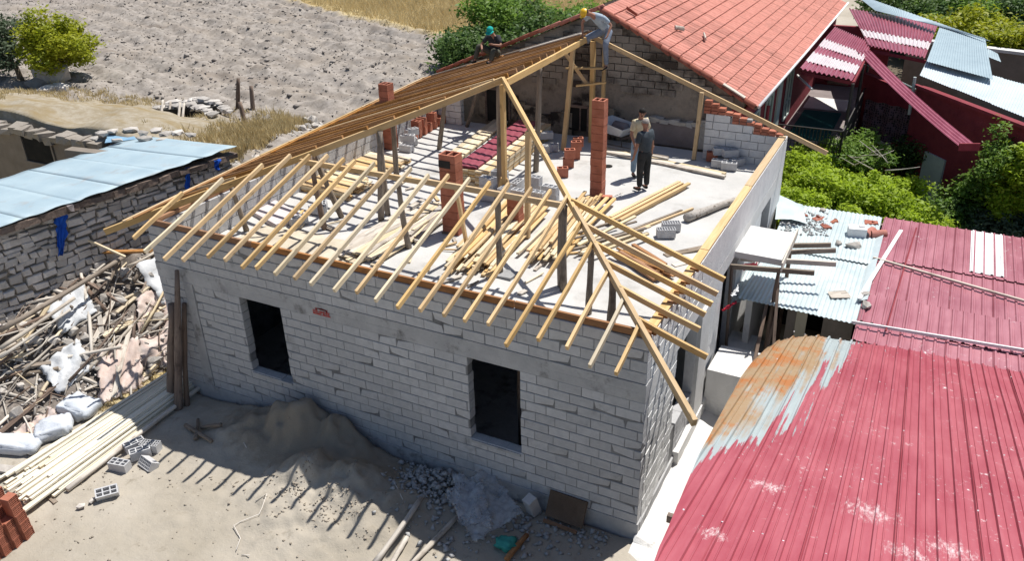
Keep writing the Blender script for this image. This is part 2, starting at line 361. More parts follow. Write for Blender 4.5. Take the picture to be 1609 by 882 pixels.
# ------------------------------------------------------------------ terrain
HL, HD = 10.68, 11.1          # new house: length along x (to -x), depth along y
def sstep(a, b, x): t = np.clip((x-a)/(b-a), 0, 1); return t*t*(3-2*t)
def vnoise(x, y, s, seed=0):
    """cheap smooth value noise"""
    r = np.random.default_rng(seed); g = r.random((64, 64)); x = x/s; y = y/s
    xi = np.floor(x).astype(int); yi = np.floor(y).astype(int); fx = x-xi; fy = y-yi
    fx = fx*fx*(3-2*fx); fy = fy*fy*(3-2*fy)
    a = g[xi % 64, yi % 64]; b = g[(xi+1) % 64, yi % 64]; c = g[xi % 64, (yi+1) % 64]; d = g[(xi+1) % 64, (yi+1) % 64]
    return (a*(1-fx)+b*fx)*(1-fy)+(c*(1-fx)+d*fx)*fy
def field_mask(x, y):
    edge = -13.6-.17*(y-5.2)+.25*(vnoise(x, y, 1.3, 3)-.5)
    edge = np.where(y > 12, edge+.35*(y-12), edge)
    mx = 1-sstep(0, .7, x-edge)
    ymin = np.where(x < -18.4, 5.25, 5.15+np.clip(x+18.4, 0, 5)*.16)
    return mx*sstep(0, .25, y-ymin)
def stub_y(x): return 25.3+np.maximum(0, -(x+21))*.46+np.maximum(0, x+21)*-.25
def height(x, y):
    x = np.asarray(x, float); y = np.asarray(y, float)
    fm = field_mask(x, y)
    # dirt roof bank
    bank = (.35+.45*vnoise(x, y, 2.1, 15)+.12*vnoise(x, y, .6, 16))*np.exp(-(((x+22)/7)**2)**2)*np.exp(-(((y-6.6)/2.3)**2)**2)
    clod = (vnoise(x, y, .6, 1)-.5)*.24+(vnoise(x, y, .3, 2)-.5)*.22+.075*np.sin((x*.35+y*.94)*5.2+vnoise(x, y, 3, 17)*3)+(vnoise(x, y, 2.2, 5)-.5)*.12
    rough = 1-np.clip(bank*2.2, 0, .92)
    farg = sstep(0, 1, y-stub_y(x))
    z = fm*(2.8+bank+clod*rough*(1-.7*farg))
    # sand heaps before the front wall
    def g(cx, cy, sx, sy, h, rot=0):
        c, s = math.cos(rot), math.sin(rot); u = (x-cx)*c+(y-cy)*s; v = -(x-cx)*s+(y-cy)*c
        return h*np.exp(-(u/sx)**2-(v/sy)**2)
    yd = (1-fm)
    heap = np.maximum(g(-6.8, -.35, 1.35, .55, .95), np.maximum(g(-6.1, -1.15, .75, .65, .62), g(-5.1, -1.25, .75, .7, .58, -.3)))
    heap = np.maximum(heap, np.maximum(g(-7.9, -.6, 1.2, .8, .42), g(-4.3, -1.4, .8, .9, .36)))
    heap = np.maximum(heap, g(-5.6, -2.0, 1.5, .9, .26))
    heap = heap*(1+.5*(vnoise(x, y, .5, 8)-.5)+.3*(vnoise(x, y, .22, 18)-.5)+.16*(vnoise(x, y, .11, 20)-.5))+.12*np.clip(heap, 0, .4)*(vnoise(x, y, .16, 9)-.5)*3
    hf = sstep(-.02, .25, .15-y)  # nothing inside the house
    left = .25*sstep(-9.4, -11.5, x)*sstep(2, -1, y)
    und = (vnoise(x, y, 1.7, 11)-.5)*.09+(vnoise(x, y, .45, 14)-.5)*.07+(vnoise(x, y, .2, 12)-.5)*.045+(vnoise(x, y, .1, 13)-.5)*.02
    inside = (x > -HL-.02) & (x < .02) & (y > -.05)
    z = z + yd*np.where(inside, -.15, heap*hf + (np.abs(und)*.8)*(1-.5*(x > -.6)) + left*.3)
    z = np.where((x > -.6) & (y > -1.2) & (x < 12), z*sstep(.0, -.6, x) , z)
    # land rises gently far away
    z = z + 6*sstep(70, 500, np.hypot(x, y-10))
    return z
def hz_at(x, y): return float(height(np.array([x]), np.array([y]))[0])

def axis(lo, hi, core0, core1, step):
    a = [core0]
    s = step
    while a[0] > lo: s *= 1.35; a.insert(0, a[0]-s)
    c = list(np.arange(core0+step, core1, step)); a += c
    s = step
    while a[-1] < hi: s *= 1.35; a.append(a[-1]+s)
    return np.array(a)
def grid_mesh(name, xs, ys, hf, m):
    X, Y = np.meshgrid(xs, ys, indexing='ij'); Z = hf(X, Y); n, k = X.shape
    v = np.stack([X.ravel(), Y.ravel(), Z.ravel()], 1)
    i = (np.arange(n-1)[:, None]*k+np.arange(k-1)[None, :]).ravel()
    f = np.stack([i, i+k, i+k+1, i+1], 1)
    me = bpy.data.meshes.new(name); me.vertices.add(len(v)); me.vertices.foreach_set('co', v.ravel())
    me.loops.add(f.size); me.loops.foreach_set('vertex_index', f.ravel())
    me.polygons.add(len(f)); me.polygons.foreach_set('loop_start', np.arange(0, f.size, 4)); me.polygons.foreach_set('loop_total', np.full(len(f), 4))
    me.update(calc_edges=True); me.materials.append(m); return me

def ground_material():
    m, t, b = _nodes('ground', .96, .08)
    pos = t.nodes.new('ShaderNodeNewGeometry').outputs['Position']
    sep = t.nodes.new('ShaderNodeSeparateXYZ'); t.links.new(pos, sep.inputs[0]); x, y, z = sep.outputs[:3]
    n1 = _noise(t, pos, .35, 6, .6); n2 = _noise(t, pos, 3.5, 6, .7); n3 = _noise(t, pos, 14, 5, .7)
    sand = _mixc(t, _ramp(t, n1, .35, .65), (.325, .29, .235), (.425, .385, .325))
    sand = _mixc(t, _ramp(t, n2, .58, .72, 0, .7), sand, (.23, .20, .155))
    sand = _mixc(t, _ramp(t, n3, .62, .72, 0, .5), sand, (.5, .47, .41))
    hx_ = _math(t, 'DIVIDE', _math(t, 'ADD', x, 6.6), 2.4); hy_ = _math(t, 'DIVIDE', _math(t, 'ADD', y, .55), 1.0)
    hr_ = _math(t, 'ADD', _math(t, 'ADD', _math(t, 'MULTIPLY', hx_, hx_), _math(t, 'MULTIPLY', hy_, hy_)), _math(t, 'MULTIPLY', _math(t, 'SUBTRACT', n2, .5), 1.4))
    sand = _mixc(t, _ramp(t, hr_, 1.0, .5, 0, .75), sand, (.235, .195, .145))  # heap sand darkened near the wall: its deep shade put into the colour
    field = _mixc(t, _ramp(t, n2, .35, .65), (.215, .19, .165), (.37, .335, .30))
    fur = _noise(t, _scalevec(t, pos, (.12, 1.1, 1)), 1.0, 5, .65); field = _mixc(t, _ramp(t, fur, .52, .68, 0, .6), field, (.2, .165, .135))
    field = _mixc(t, _ramp(t, n1, .5, .7, 0, .5), field, (.33, .28, .225))
    field = _mixc(t, _ramp(t, n3, .56, .7, 0, .7), field, (.15, .12, .10))
    # stubble in the distance
    xm = _math(t, 'ADD', x, 21.0); e = _math(t, 'SUBTRACT', y, 25.6)
    e = _math(t, 'SUBTRACT', e, _math(t, 'MULTIPLY', _math(t, 'MAXIMUM', _math(t, 'MULTIPLY', xm, -1.0), 0.0), .46))
    e = _math(t, 'ADD', e, _math(t, 'MULTIPLY', _math(t, 'MAXIMUM', xm, 0.0), .25))
    e = _math(t, 'ADD', e, _math(t, 'MULTIPLY', n1, 1.0))
    field = _mixc(t, _ramp(t, e, -.3, .6), field, _mixc(t, n2, (.40, .31, .15), (.55, .45, .25)))
    # dirt bank
    ex = _math(t, 'DIVIDE', _math(t, 'ADD', x, 21.5), 6.8); ey = _math(t, 'DIVIDE', _math(t, 'SUBTRACT', y, 6.6), 3.1)
    rr = _math(t, 'ADD', _math(t, 'MULTIPLY', ex, ex), _math(t, 'MULTIPLY', ey, ey))
    rr = _math(t, 'ADD', rr, _math(t, 'MULTIPLY', _math(t, 'SUBTRACT', n1, .5), 1.2))
    bankc = _mixc(t, _ramp(t, n2, .4, .6), (.34, .30, .235), (.27, .225, .155))
    strk = _noise(t, _scalevec(t, pos, (.25, 1.2, 1)), 1.2, 4, .6)
    bankc = _mixc(t, _ramp(t, strk, .5, .65), bankc, (.26, .20, .11))
    field = _mixc(t, _ramp(t, rr, 1.05, .8), field, bankc)
    isf = _ramp(t, z, .9, 1.4)
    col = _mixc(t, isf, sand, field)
    # dry grass patch of the yard, left of the house
    gx = _ramp(t, x, -10.4, -11.4); gy = _ramp(t, y, -1.8, -.9)
    g = _math(t, 'MULTIPLY', _math(t, 'MULTIPLY', gx, gy), _ramp(t, n1, .35, .5))
    col = _mixc(t, _math(t, 'MULTIPLY', g, _ramp(t, isf, 1, 0)), col, _mixc(t, n2, (.35, .27, .12), (.5, .41, .22)))
    # darker brown garden soil to the right behind the house
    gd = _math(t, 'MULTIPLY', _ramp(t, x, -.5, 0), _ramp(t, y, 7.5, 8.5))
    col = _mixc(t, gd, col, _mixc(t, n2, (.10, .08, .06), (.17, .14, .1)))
    t.links.new(col, b.inputs['Base Color'])
    bp = t.nodes.new('ShaderNodeBump'); bp.inputs['Strength'].default_value = .6; bp.inputs['Distance'].default_value = .03
    t.links.new(_math(t, 'ADD', n2, _math(t, 'MULTIPLY', n3, .5)), bp.inputs['Height']); t.links.new(bp.outputs[0], b.inputs['Normal'])
    return m
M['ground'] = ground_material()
def fine(a, lo, hi, st): return np.concatenate([a[a < lo-.01], np.arange(lo, hi, st), a[a > hi+.01]])
gx = fine(axis(-1500, 1500, -42, 8, .16), -11.2, -.4, .055); gy = fine(axis(-300, 2500, -6, 34, .16), -4.2, 0, .055)
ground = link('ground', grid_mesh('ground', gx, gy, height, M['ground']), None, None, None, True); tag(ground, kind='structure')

# clods of the ploughed field and crumbs on the sand heap
M['clod'] = mat('clod', (.19, .165, .145), (.38, .345, .31), 1.5, .97, .05, .4, 20)
def scatter_rocks(name, xy, zs, sizes, m, sub=1, seed=3):
    r = np.random.default_rng(seed); n = len(xy)
    oc = np.array([[1,0,0],[0,1,0],[-1,0,0],[0,-1,0],[0,0,1],[0,0,-1]], float)
    of = np.array([[0,1,4],[1,2,4],[2,3,4],[3,0,4],[1,0,5],[2,1,5],[3,2,5],[0,3,5]])
    a = r.random(n)*6.28; ca, sa = np.cos(a), np.sin(a)
    k = r.uniform(.55, 1.35, (n, 6, 3)); p = oc[None]*k + r.uniform(-.35, .35, (n, 6, 3))
    p = p*sizes[:, None, None]*np.array([1, .8, .6])
    X = p[..., 0]*ca[:, None]-p[..., 1]*sa[:, None]; Y = p[..., 0]*sa[:, None]+p[..., 1]*ca[:, None]
    v = np.stack([X+xy[:, 0:1], Y+xy[:, 1:2], p[..., 2]+zs[:, None]], -1).reshape(-1, 3)
    f = (of[None]+np.arange(n)[:, None, None]*6).reshape(-1, 3)
    return tri_obj(name, v, f, m)
def tri_obj(name, v, f, m, parent=None):
    k = f.shape[1]; me = bpy.data.meshes.new(name); me.vertices.add(len(v)); me.vertices.foreach_set('co', np.ascontiguousarray(v, dtype=np.float32).ravel())
    me.loops.add(f.size); me.loops.foreach_set('vertex_index', f.ravel().astype(np.int32))
    me.polygons.add(len(f)); me.polygons.foreach_set('loop_start', np.arange(0, f.size, k)); me.polygons.foreach_set('loop_total', np.full(len(f), k))
    me.update(calc_edges=True); me.materials.append(m); return link(name, me, parent)
n = 26000
xy = np.stack([RNG.uniform(-62, -14.3, n), RNG.uniform(5.5, 46, n)], 1)
fmk = field_mask(xy[:, 0], xy[:, 1]) > .97
bk = (((xy[:, 0]+21.5)/6.5)**2+((xy[:, 1]-6.6)/3.0)**2) > 1.1
st = xy[:, 1] < stub_y(xy[:, 0])
xy = xy[fmk & bk & st]
sz = RNG.uniform(.018, .06, len(xy))*(1+1.5*(RNG.random(len(xy)) > .9))
tag(scatter_rocks('soil_clods', xy, height(xy[:, 0], xy[:, 1])+sz*.2, sz, M['clod']),
    'loose pale clods of earth strewn over the ploughed field', 'soil clods', None, 'stuff')
n = 750; xy = np.stack([RNG.normal(-5.6, .9, n), RNG.normal(-1.7, .38, n)], 1); xy = np.concatenate([xy[(xy[:, 1] < -.4) & (vnoise(xy[:, 0], xy[:, 1], .35, 19) > .5)], np.stack([RNG.uniform(-10, -3, 260), RNG.uniform(-5, -1.8, 260)], 1)])
sz = RNG.uniform(.008, .035, len(xy))
M['sandcrumb'] = mat('sand_crumb', (.28, .24, .19), (.42, .37, .31), 4, .97, .05, .3, 30)
tag(scatter_rocks('sand_crumbs', xy, height(xy[:, 0], xy[:, 1])+sz*.3, sz, M['sandcrumb'], seed=5),
    'crumbs and pebbles lying on the sunny side of the sand heap', 'pebbles', None, 'stuff')

# cement apron along the right wall
def apron_h(X, Y):
    return .03+.10*sstep(.45, .02, X)*(Y > -.1)+(vnoise(X, Y, .18, 21)-.5)*.04+(vnoise(X, Y, .5, 22)-.5)*.04 - .12*sstep(-.2, -.75, Y+X*.3)
tag(link('cement_apron', grid_mesh('cement_apron', np.arange(-.02, 1.75, .035), np.arange(-1.3, 7.5, .035), apron_h, M['cement_dust']), smooth=True), kind='structure')

# ------------------------------------------------------------------ the new block house
house = thing('block_house', 'unfinished grey block house with flat concrete deck under a bare timber roof frame', 'house', (-5.34, 5.5, 0))
BH = []      # collected blocks: (centre, size, axis)
def course_blocks(axis_, fixed, u0, u1, z0, zc, n, holes=(), half=True, lu=.40, skip=()):
    """axis 'x': wall runs along x at y=fixed (outer face); axis 'y': runs along y at x=fixed"""
    for k in range(n):
        za = z0+k*zc; off = 0 if k % 2 else lu/2
        cuts = [u0]; u = u0+off if off else u0+lu
        while u < u1-.06: cuts.append(u+random.uniform(-.03, .03)); u += lu*random.choice((1, 1, 1, 1, .97, 1.03))
        cuts.append(u1)
        for a, b in zip(cuts, cuts[1:]):
            segs = [(a, b)]
            for (h0, h1, hz0, hz1) in holes:
                if za+zc*.5 > hz0 and za+zc*.5 < hz1:
                    ns = []
                    for (p, q) in segs:
                        if q <= h0 or p >= h1: ns.append((p, q)); continue
                        if p < h0: ns.append((p, h0))
                        if q > h1: ns.append((h1, q))
                    segs = ns
            for p, q in segs:
                if q-p > .05: BH.append((axis_, fixed, p, q, za, za+zc))
front_holes = [(-3.227, -2.209, 1.08, 2.87), (-8.463, -7.411, 1.08, 2.87)]
CC = (.34, (2.87-.34)/13)
course_blocks('x', 0, -9.72, 0, .34, CC[1], 13, front_holes)
course_blocks('x', 0, -HL, -9.98, .34, CC[1], 13)
course_blocks('x', 0, -HL, 0, 3.217, (4.044-3.217)/4, 4)
right_holes = [(1.75, 2.85, 1.1, 2.87), (4.95, 6.25, .3, 2.87), (8.6, 9.7, 1.3, 2.87)]
course_blocks('y', 0, .2, 1.75, .34, CC[1], 13)
course_blocks('y', 0, 2.0, 3.1, .34, CC[1], 4)
course_blocks('y', 0, .2, 3.1, 3.217, (4.044-3.217)/4, 4)
nb = len(BH)
camv = Vector((CX, CY, CZ))
def bcent(b):
    a, fx, p, q, z0, z1 = b
    return Vector(((p+q)/2, fx, (z0+z1)/2)) if a == 'x' else Vector((fx, (p+q)/2, (z0+z1)/2))
full_meshes = []
def block_mesh(w_, h_, t_, chip):
    mb = MB(); g = .006; x, z = w_/2-.0035, h_/2-.0075
    b_ = .006
    # outer face slightly chamfered; chip cuts one lower corner
    f = [(-x+b_, 0, -z+b_), (x-b_, 0, -z+b_), (x-b_, 0, z-b_), (-x+b_, 0, z-b_)]
    if chip: f[chip-1] = (f[chip-1][0]*.82, .012, f[chip-1][2]*.55)
    o = [(-x, b_*1.2, -z), (x, b_*1.2, -z), (x, b_*1.2, z), (-x, b_*1.2, z)]
    if chip: o[chip-1] = (o[chip-1][0]*.88, .03, o[chip-1][2]*.6)
    k = [(-x, t_, -z), (x, t_, -z), (x, t_, z), (-x, t_, z)]
    mb.add(f+o+k, [(0, 1, 2, 3)]+[(i+4, (i+1) % 4+4, (i+1) % 4, i) for i in range(4)]+[(i+8, (i+1) % 4+8, (i+1) % 4+4, i+4) for i in range(4)])
    return mb
_cache = {}
def emit_blocks(lst, indiv, m, parent, tk=.19, name='block'):
    rest = MB()
    for i, b in enumerate(lst):
        a, fx, p, q, z0, z1 = b; wv, hv = q-p, z1-z0
        chip = random.choice((1, 2, 3, 4)) if random.random() < .16 else 0
        jut = random.uniform(-.004, .006)
        if i < indiv:
            key = (round(wv, 2), round(hv, 3), chip, tk, a)
            if key not in _cache: _cache[key] = block_mesh(wv, hv, tk, chip).mesh('block', m if a == 'x' else M['block_smeared_sunlit'])
            me = _cache[key]
            if a == 'x': l, qn = ((p+q)/2, fx-jut, (z0+z1)/2), Quaternion((0, 0, 1), random.uniform(-.006, .006))
            else: l, qn = (fx+jut, (p+q)/2, (z0+z1)/2), Quaternion((0, 0, 1), math.pi/2+random.uniform(-.006, .006))
            link(name, me, parent, l, qn)
        else:
            mb = block_mesh(wv, hv, tk, chip)
            if a == 'x': vs = [(x+(p+q)/2, y+fx-jut, z+(z0+z1)/2) for x, y, z in mb.v]
            else: vs = [(fx+jut-y, x+(p+q)/2, z+(z0+z1)/2) for x, y, z in mb.v]
            rest.add(vs, mb.f)
    if rest.v: tag(B(rest, name, m, parent), kind='stuff')
BH.sort(key=lambda b: (bcent(b)-camv).length)
emit_blocks(BH, 300, M['block'], house)

def wall_core(name, m, boxes, parent):
    mb = MB()
    for x0, x1, y0, y1, z0, z1 in boxes: mb.box(((x0+x1)/2, (y0+y1)/2, (z0+z1)/2), (x1-x0, y1-y0, z1-z0))
    return B(mb, name, m, parent)
fy0, fy1 = .013, .17
wall_core('mortar_core', M['mortar'], [
    (-HL+.01, -8.475, fy0, fy1, .3, 2.87), (-8.475, -7.4, fy0, fy1, .3, 1.07), (-7.4, -3.24, fy0, fy1, .3, 2.87), (-3.24, -2.197, fy0, fy1, .3, 1.07), (-2.197, -.01, fy0, fy1, .3, 2.87),
    (-HL+.01, -.01, fy0, fy1, 3.217, 4.035)], house)
wall_core('mortar_core', M['mortar'], [(-.17, -.012, .18, 1.74, .3, 2.87), (-.17, -.012, 1.74, 3.1, .3, 1.08), (-.17, -.012, .18, 3.1, 3.217, 4.035)], house)
# rendered stretch of the right wall with door and window openings
mb = MB()
def rbox(y0, y1, z0, z1, x1=.004, x0=-.19): mb.box(((x0+x1)/2, (y0+y1)/2, (z0+z1)/2), (x1-x0, y1-y0, z1-z0))
rbox(3.1, 4.95, .1, 2.87); rbox(4.95, 6.25, .1, .32); rbox(6.25, 8.6, .1, 2.87); rbox(8.6, 9.7, .1, 1.3); rbox(9.7, HD, .1, 2.87)
rbox(3.1, HD, 3.215, 4.03)
B(mb, 'rendered_wall', M['render'], house)
mb = MB(); mb.box((.03, 3.45, 1.5), (.09, .66, 2.75)); mb.box((.025, 3.5, .25), (.16, 2.9, .34))
B(mb, 'concrete_pier', M['concrete_light'], house)
# window frames of concrete, sills
for (a, b_, z0, z1) in front_holes:
    mb = MB(); mb.box(((a+b_)/2, .09, z0-.012), (b_-a-.01, .23, .05), jit=.004); B(mb, 'window_sill', M['concrete'], house)
# beams and deck
mb = MB(); n = 14
for i in range(n):
    x0, x1 = -HL-.004+i*(HL+.008)/n, -HL-.004+(i+1)*(HL+.008)/n
    mb.box(((x0+x1)/2, .095, 2.955), (x1-x0, .2, .172), jit=.003)
B(mb, 'lintel_beam', M['concrete'], house)
mb = MB(); mb.box((-HL/2, .096, 3.13), (HL+.012, .208, .172)); B(mb, 'slab_edge', M['concrete'], house)
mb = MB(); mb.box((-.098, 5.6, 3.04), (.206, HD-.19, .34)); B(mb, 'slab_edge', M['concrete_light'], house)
mb = MB(); mb.box((-9.85, .09, 1.45), (.25, .205, 2.85), jit=.006); B(mb, 'concrete_column', M['concrete'], house)
mb = MB(); mb.box((-HL/2, .1, .05), (HL+.03, .25, .58), jit=.01); mb.box((-.1, 1.7, .05), (.24, 3.2, .55), jit=.01); B(mb, 'plinth', M['concrete'], house)
dx, dy = np.arange(-HL+.19, -.18, .07), np.arange(.18, HD+.35, .07)
deck = grid_mesh('deck', dx, dy, lambda X, Y: 3.217+(vnoise(X, Y, .9, 31)-.5)*.035+(vnoise(X, Y, .2, 32)-.5)*.014, M['slab'])
o = link('deck', deck, house, smooth=True)
mb = MB(); mb.box((-HL/2, 5.6, 3.09), (HL-.36, HD-.1, .16)); B(mb, 'slab_underside', M['concrete'], house)
mb = MB(); mb.box((-HL/2, 5.5, .1), (HL-.4, HD-.5, .2)); B(mb, 'ground_floor', M['concrete'], house)
# inner leaf behind the front wall keeps the rooms dark
mb = MB()
for y in (3.9, 7.6): mb.box((-HL/2, y, 1.6), (HL-.4, .15, 2.8))
for x in (-6.2,): mb.box((x, 2.0, 1.6), (.15, 3.6, 2.8))
B(mb, 'partition_wall', M['mortar_light'], house)
for px_, py_ in ((-2.85, .75), (-2.5, 1.4), (-8.1, .9), (-7.7, 1.6), (-8.3, 2.4)): log('deck_prop', (px_, py_+.5, .2), (px_+.03, py_+.5, 3.0), .045, .04, M['wood_old'], house)
# left parapet: inner face of blocks seen across the deck
LB = []
_keep = BH; BH = []
course_blocks('y', -HL+.2, .2, HD, 3.217, (4.044-3.217)/4, 4)
mbx = MB()
for (a, fx, p, q, z0, z1) in BH: mbx.box((fx-.1, (p+q)/2, (z0+z1)/2), (.2, q-p-.016, z1-z0-.014), jit=.003)
BH = _keep
tag(B(mbx, 'parapet_block', M['block'], house), kind='stuff')
mb = MB(); mb.box((-HL+.1, HD/2, 2.0), (.17, HD-.02, 4.05)); B(mb, 'parapet_core', M['mortar'], house)
# white block stub and back wall under the gable rafter
BH = []; course_blocks('x', 10.95, -10.45, -9.62, 3.217, .2, 4)
for b in BH: pass
stub = BH; BH = []
course_blocks('x', 10.86, -2.1, -.22, 3.217, .207, 4); back = list(BH); BH = []
course_blocks('x', 10.86, -2.1, -.85, 3.217+4*.207, .207, 1); back += BH; BH = []
course_blocks('x', 10.86, -2.1, -1.45, 3.217+5*.207, .2, 1); back += BH; BH = []
bw = thing('gable_end_wall', 'short light block wall with red bricks stepped along its sloping top, back right of the deck', 'block wall', (-1.2, 10.95, 3.217))
for b in back:
    a, fx, p, q, z0, z1 = b; mb = MB(); mb.box(((p+q)/2, fx+.1, (z0+z1)/2), (q-p-.014, .19, z1-z0-.014), jit=.003); B(mb, 'block', M['render'], bw)
mb = MB(); mb.box((-1.16, 10.97, 3.63), (1.86, .15, .83)); mb.box((-1.5, 10.97, 4.2), (1.2, .15, .4)); B(mb, 'mortar_core', M['mortar_light'], bw)
k = 0
x = -2.16
while x < -.15:
    top = 4.12-.353*x-.09
    zb = 3.217+4*.207 if x > -.86 else (3.217+5*.207 if x > -1.46 else 3.217+5*.207+.2)
    z = zb; 
    while z < top-.05:
        hgt = min(.085, top-z)
        mb = MB(); mb.box((x+.09, 10.95, z+hgt/2), (.17, .19, hgt-.01), Matrix.Rotation(random.uniform(-.05, .05), 3, 'Y'), .004); B(mb, 'brick', M['clay'], bw); z += .09
    x += .19
st_ = thing('block_stub', 'stub of pale concrete blocks at the far left end of the parapet', 'block wall', (-10, 10.95, 3.217))
for b in stub:
    a, fx, p, q, z0, z1 = b; mb = MB(); mb.box(((p+q)/2, fx+.1, (z0+z1)/2), (q-p-.014, .19, z1-z0-.014), jit=.003); B(mb, 'block', M['render'], st_)

# bright red stencil of the block maker
stamp = MB()
def glyph(px0, pat, s=.009, z0=3.0):
    for r, row in enumerate(pat):
        for c_, ch in enumerate(row):
            if ch == '#': stamp.box((px0+c_*s, -.0135, z0-r*s*1.25), (s, .002, s*1.25))
rs = random.Random(4)
L_ = ["####.###.#..#.####.####.###.####", "#....#.#.#..#.#..#.#....#.#.#...", "#.##.##..#..#.####.###..##..###.", "#..#.#.#.#..#.#....#....#.#.#...", "####.#.#.####.#....####.#.#.####"]
for i in range(3): stamp.box((-6.36+i*.012, -.0135, 3.085-.004*i), (.30-.07*i, .002, .012))
for i in range(24):
    a0 = math.pi*i/24; stamp.box((-6.36+.13*math.cos(a0), -.0135, 3.045+.05*math.sin(a0)), (.03, .002, .014))
glyph(-6.56, L_, .0125, 3.035)
stamp.box((-6.36, -.0135, 2.955), (.42, .002, .012))
B(stamp, 'stencil_mark', M['plastic_red'], house)

# chimneys of hollow clay blocks
def chimney(bx, by, h, sx=.36, sy=.26, soot=False, name='chimney'):
    ch = link(name, None, house, (bx, by, 3.22)); nrow = max(2, round(h/.19)); rh = h/nrow
    for i in range(nrow):
        j = (random.uniform(-.006, .006), random.uniform(-.006, .006)); z = 3.22+i*rh
        m_ = M['clay']
        mb = MB(); t_ = .035
        ox, oy = bx+j[0], by+j[1]
        for sgn in (-1, 1):
            mb.box((ox+sgn*(sx/2-t_/2), oy, z+rh/2), (t_, sy, rh-.008)); mb.box((ox, oy+sgn*(sy/2-t_/2), z+rh/2), (sx-2*t_, t_, rh-.008))
        mb.box((ox, oy, z+rh/2), (t_, sy-2*t_, rh-.008))
        B(mb, 'chimney_block', m_, ch)
    mb = MB(); mb.box((bx, by, 3.22+(h-.2)/2), (sx-.08, sy-.08, h-.25)); B(mb, 'flue', M['clay_dark'], ch)
    if soot:
        mb = MB(); mb.box((bx-.06, by-.004, 3.22+h-.21), (sx-.12, sy+.014, .16), jit=.004); B(mb, 'soot_stain', M['soot'], ch)
    return ch
chimney(-5.72, 3.85, 1.82, .4, .30, True)
chimney(-3.66, 7.18, 2.36, .30, .26)
chimney(-10.35, 8.2, 1.86, .30, .30)
chimney(-4.55, 4.55, .75, .28, .26)
# ------------------------------------------------------------------ roof frame
PK = Vector((-5.545, 6.0, 6.08)); RE = Vector((-5.50, 11.15, 6.13))
Z0 = 4.16
def zf(y): return Z0+(PK.z-Z0)/6.0*y                     # front slope
def zr(x): return Z0+(PK.z-Z0)/5.545*(-x)                # right slope
def zl(x, y=0):                                           # left slope, its eave rising a little towards the back
    t = min(max(y, 0)/11.5, 1); a = Z0+.33*t; return a+(PK.z+.08*t-a)/5.135*(x+HL)
HLT = Vector((-11.55, -.35, 3.86)); HRT = Vector((1.10, -1.35, 3.78))
def hip_l(x): t = (x-PK.x)/(HLT.x-PK.x); return PK.y+(HLT.y-PK.y)*t
def hip_r_x(y): t = (y-PK.y)/(HRT.y-PK.y); return PK.x+(HRT.x-PK.x)*t
def hip_r_y(x): t = (x-PK.x)/(HRT.x-PK.x); return PK.y+(HRT.y-PK.y)*t
frame = thing('roof_frame', 'open hipped roof frame of new yellow timber rafters standing on the block house', 'roof frame', (-5.34, 5.5, 4.044))
Fp = dict(parent=frame)
# wall plates
xs = [-10.62, -7.9, -5.0, -2.3, .02]
for a, b in zip(xs, xs[1:]): beam('wall_plate', (a+.01, .05, 4.107+random.uniform(-.004, .004)), (b-.01, .05, 4.107), .05, .118, M['wood_plate'], frame)
for a, b in ((.25, 3.4), (3.42, 7.0), (7.02, 10.9)): beam('wall_plate', (-.09, a, 4.066), (-.085, b, 4.066), .16, .04, M['wood'], frame)
beam('wall_plate', (-HL+.1, .1, 4.09), (-HL+.1, 11.0, 4.09), .08, .08, M['wood_plate'], frame)
# hips and ridge
mid = PK.lerp(HRT, .52)+Vector((0, 0, -.03))
beam('hip_rafter', PK+Vector((0, 0, .05)), mid, .07, .13, M['wood'], frame, bow=.01, seg=4)
beam('hip_rafter', mid+(PK-HRT)*.02+Vector((0, 0, .04)), HRT, .07, .13, M['wood'], frame, bow=.01, seg=4)
midl = PK.lerp(HLT, .5)
beam('hip_rafter', PK+Vector((0, 0, .04)), midl, .06, .14, M['wood'], frame, bow=.01, seg=4)
beam('hip_rafter', midl+(PK-HLT)*.015, HLT, .06, .13, M['wood'], frame, bow=.01, seg=4)
beam('ridge_board', PK+Vector((.12, -.05, 0)), RE, .06, .15, M['wood'], frame, bow=.01, seg=4)
beam('gable_rafter', RE+Vector((.1, -.1, .02)), (1.05, 10.75, zr(1.05)+.02), .055, .11, M['wood'], frame, bow=.015, seg=4)
# front slope
tips = [(-10.41, -.57), (-9.84, -.82), (-9.26, -.88), (-8.86, -.80), (-8.42, -.59), (-8.01, -.57), (-7.53, -.64), (-7.24, -.58), (-6.78, -.61), (-6.34, -.60), (-5.95, -.64), (-5.43, -.65), (-5.01, -.58), (-4.57, -.65), (-4.11, -.68), (-3.70, -.63), (-3.26, -.61), (-2.87, -.62), (-2.46, -.58), (-1.99, -.88), (-1.56, -.64), (-1.07, -.66), (-.61, -.88), (-.20, -.89)]
for i, (x, y) in enumerate(tips):
    top = min(2.60, hip_l(x)-.02, hip_r_y(x)-.02); top = max(top, y+.6)
    if top > 2.5: top += random.uniform(-.04, .08)
    mm = M['wood'] if random.random() < .6 else M['wood_pale']
    beam('rafter', (x, y, zf(y)+.045), (x+random.uniform(-.03, .03), top, zf(top)+.045), .05, .085, mm, frame, bow=.012, seg=4, roll=random.uniform(-.06, .06))
beam('purlin', (-8.62, 2.50, zf(2.47)-.06), (-5.5, 2.46, zf(2.47)-.05), .06, .11, M['wood'], frame, bow=.01, seg=3)
beam('purlin', (-5.52, 2.50, zf(2.47)-.045), (-2.5, 2.47, zf(2.47)-.05), .06, .11, M['wood'], frame, bow=.01, seg=3)
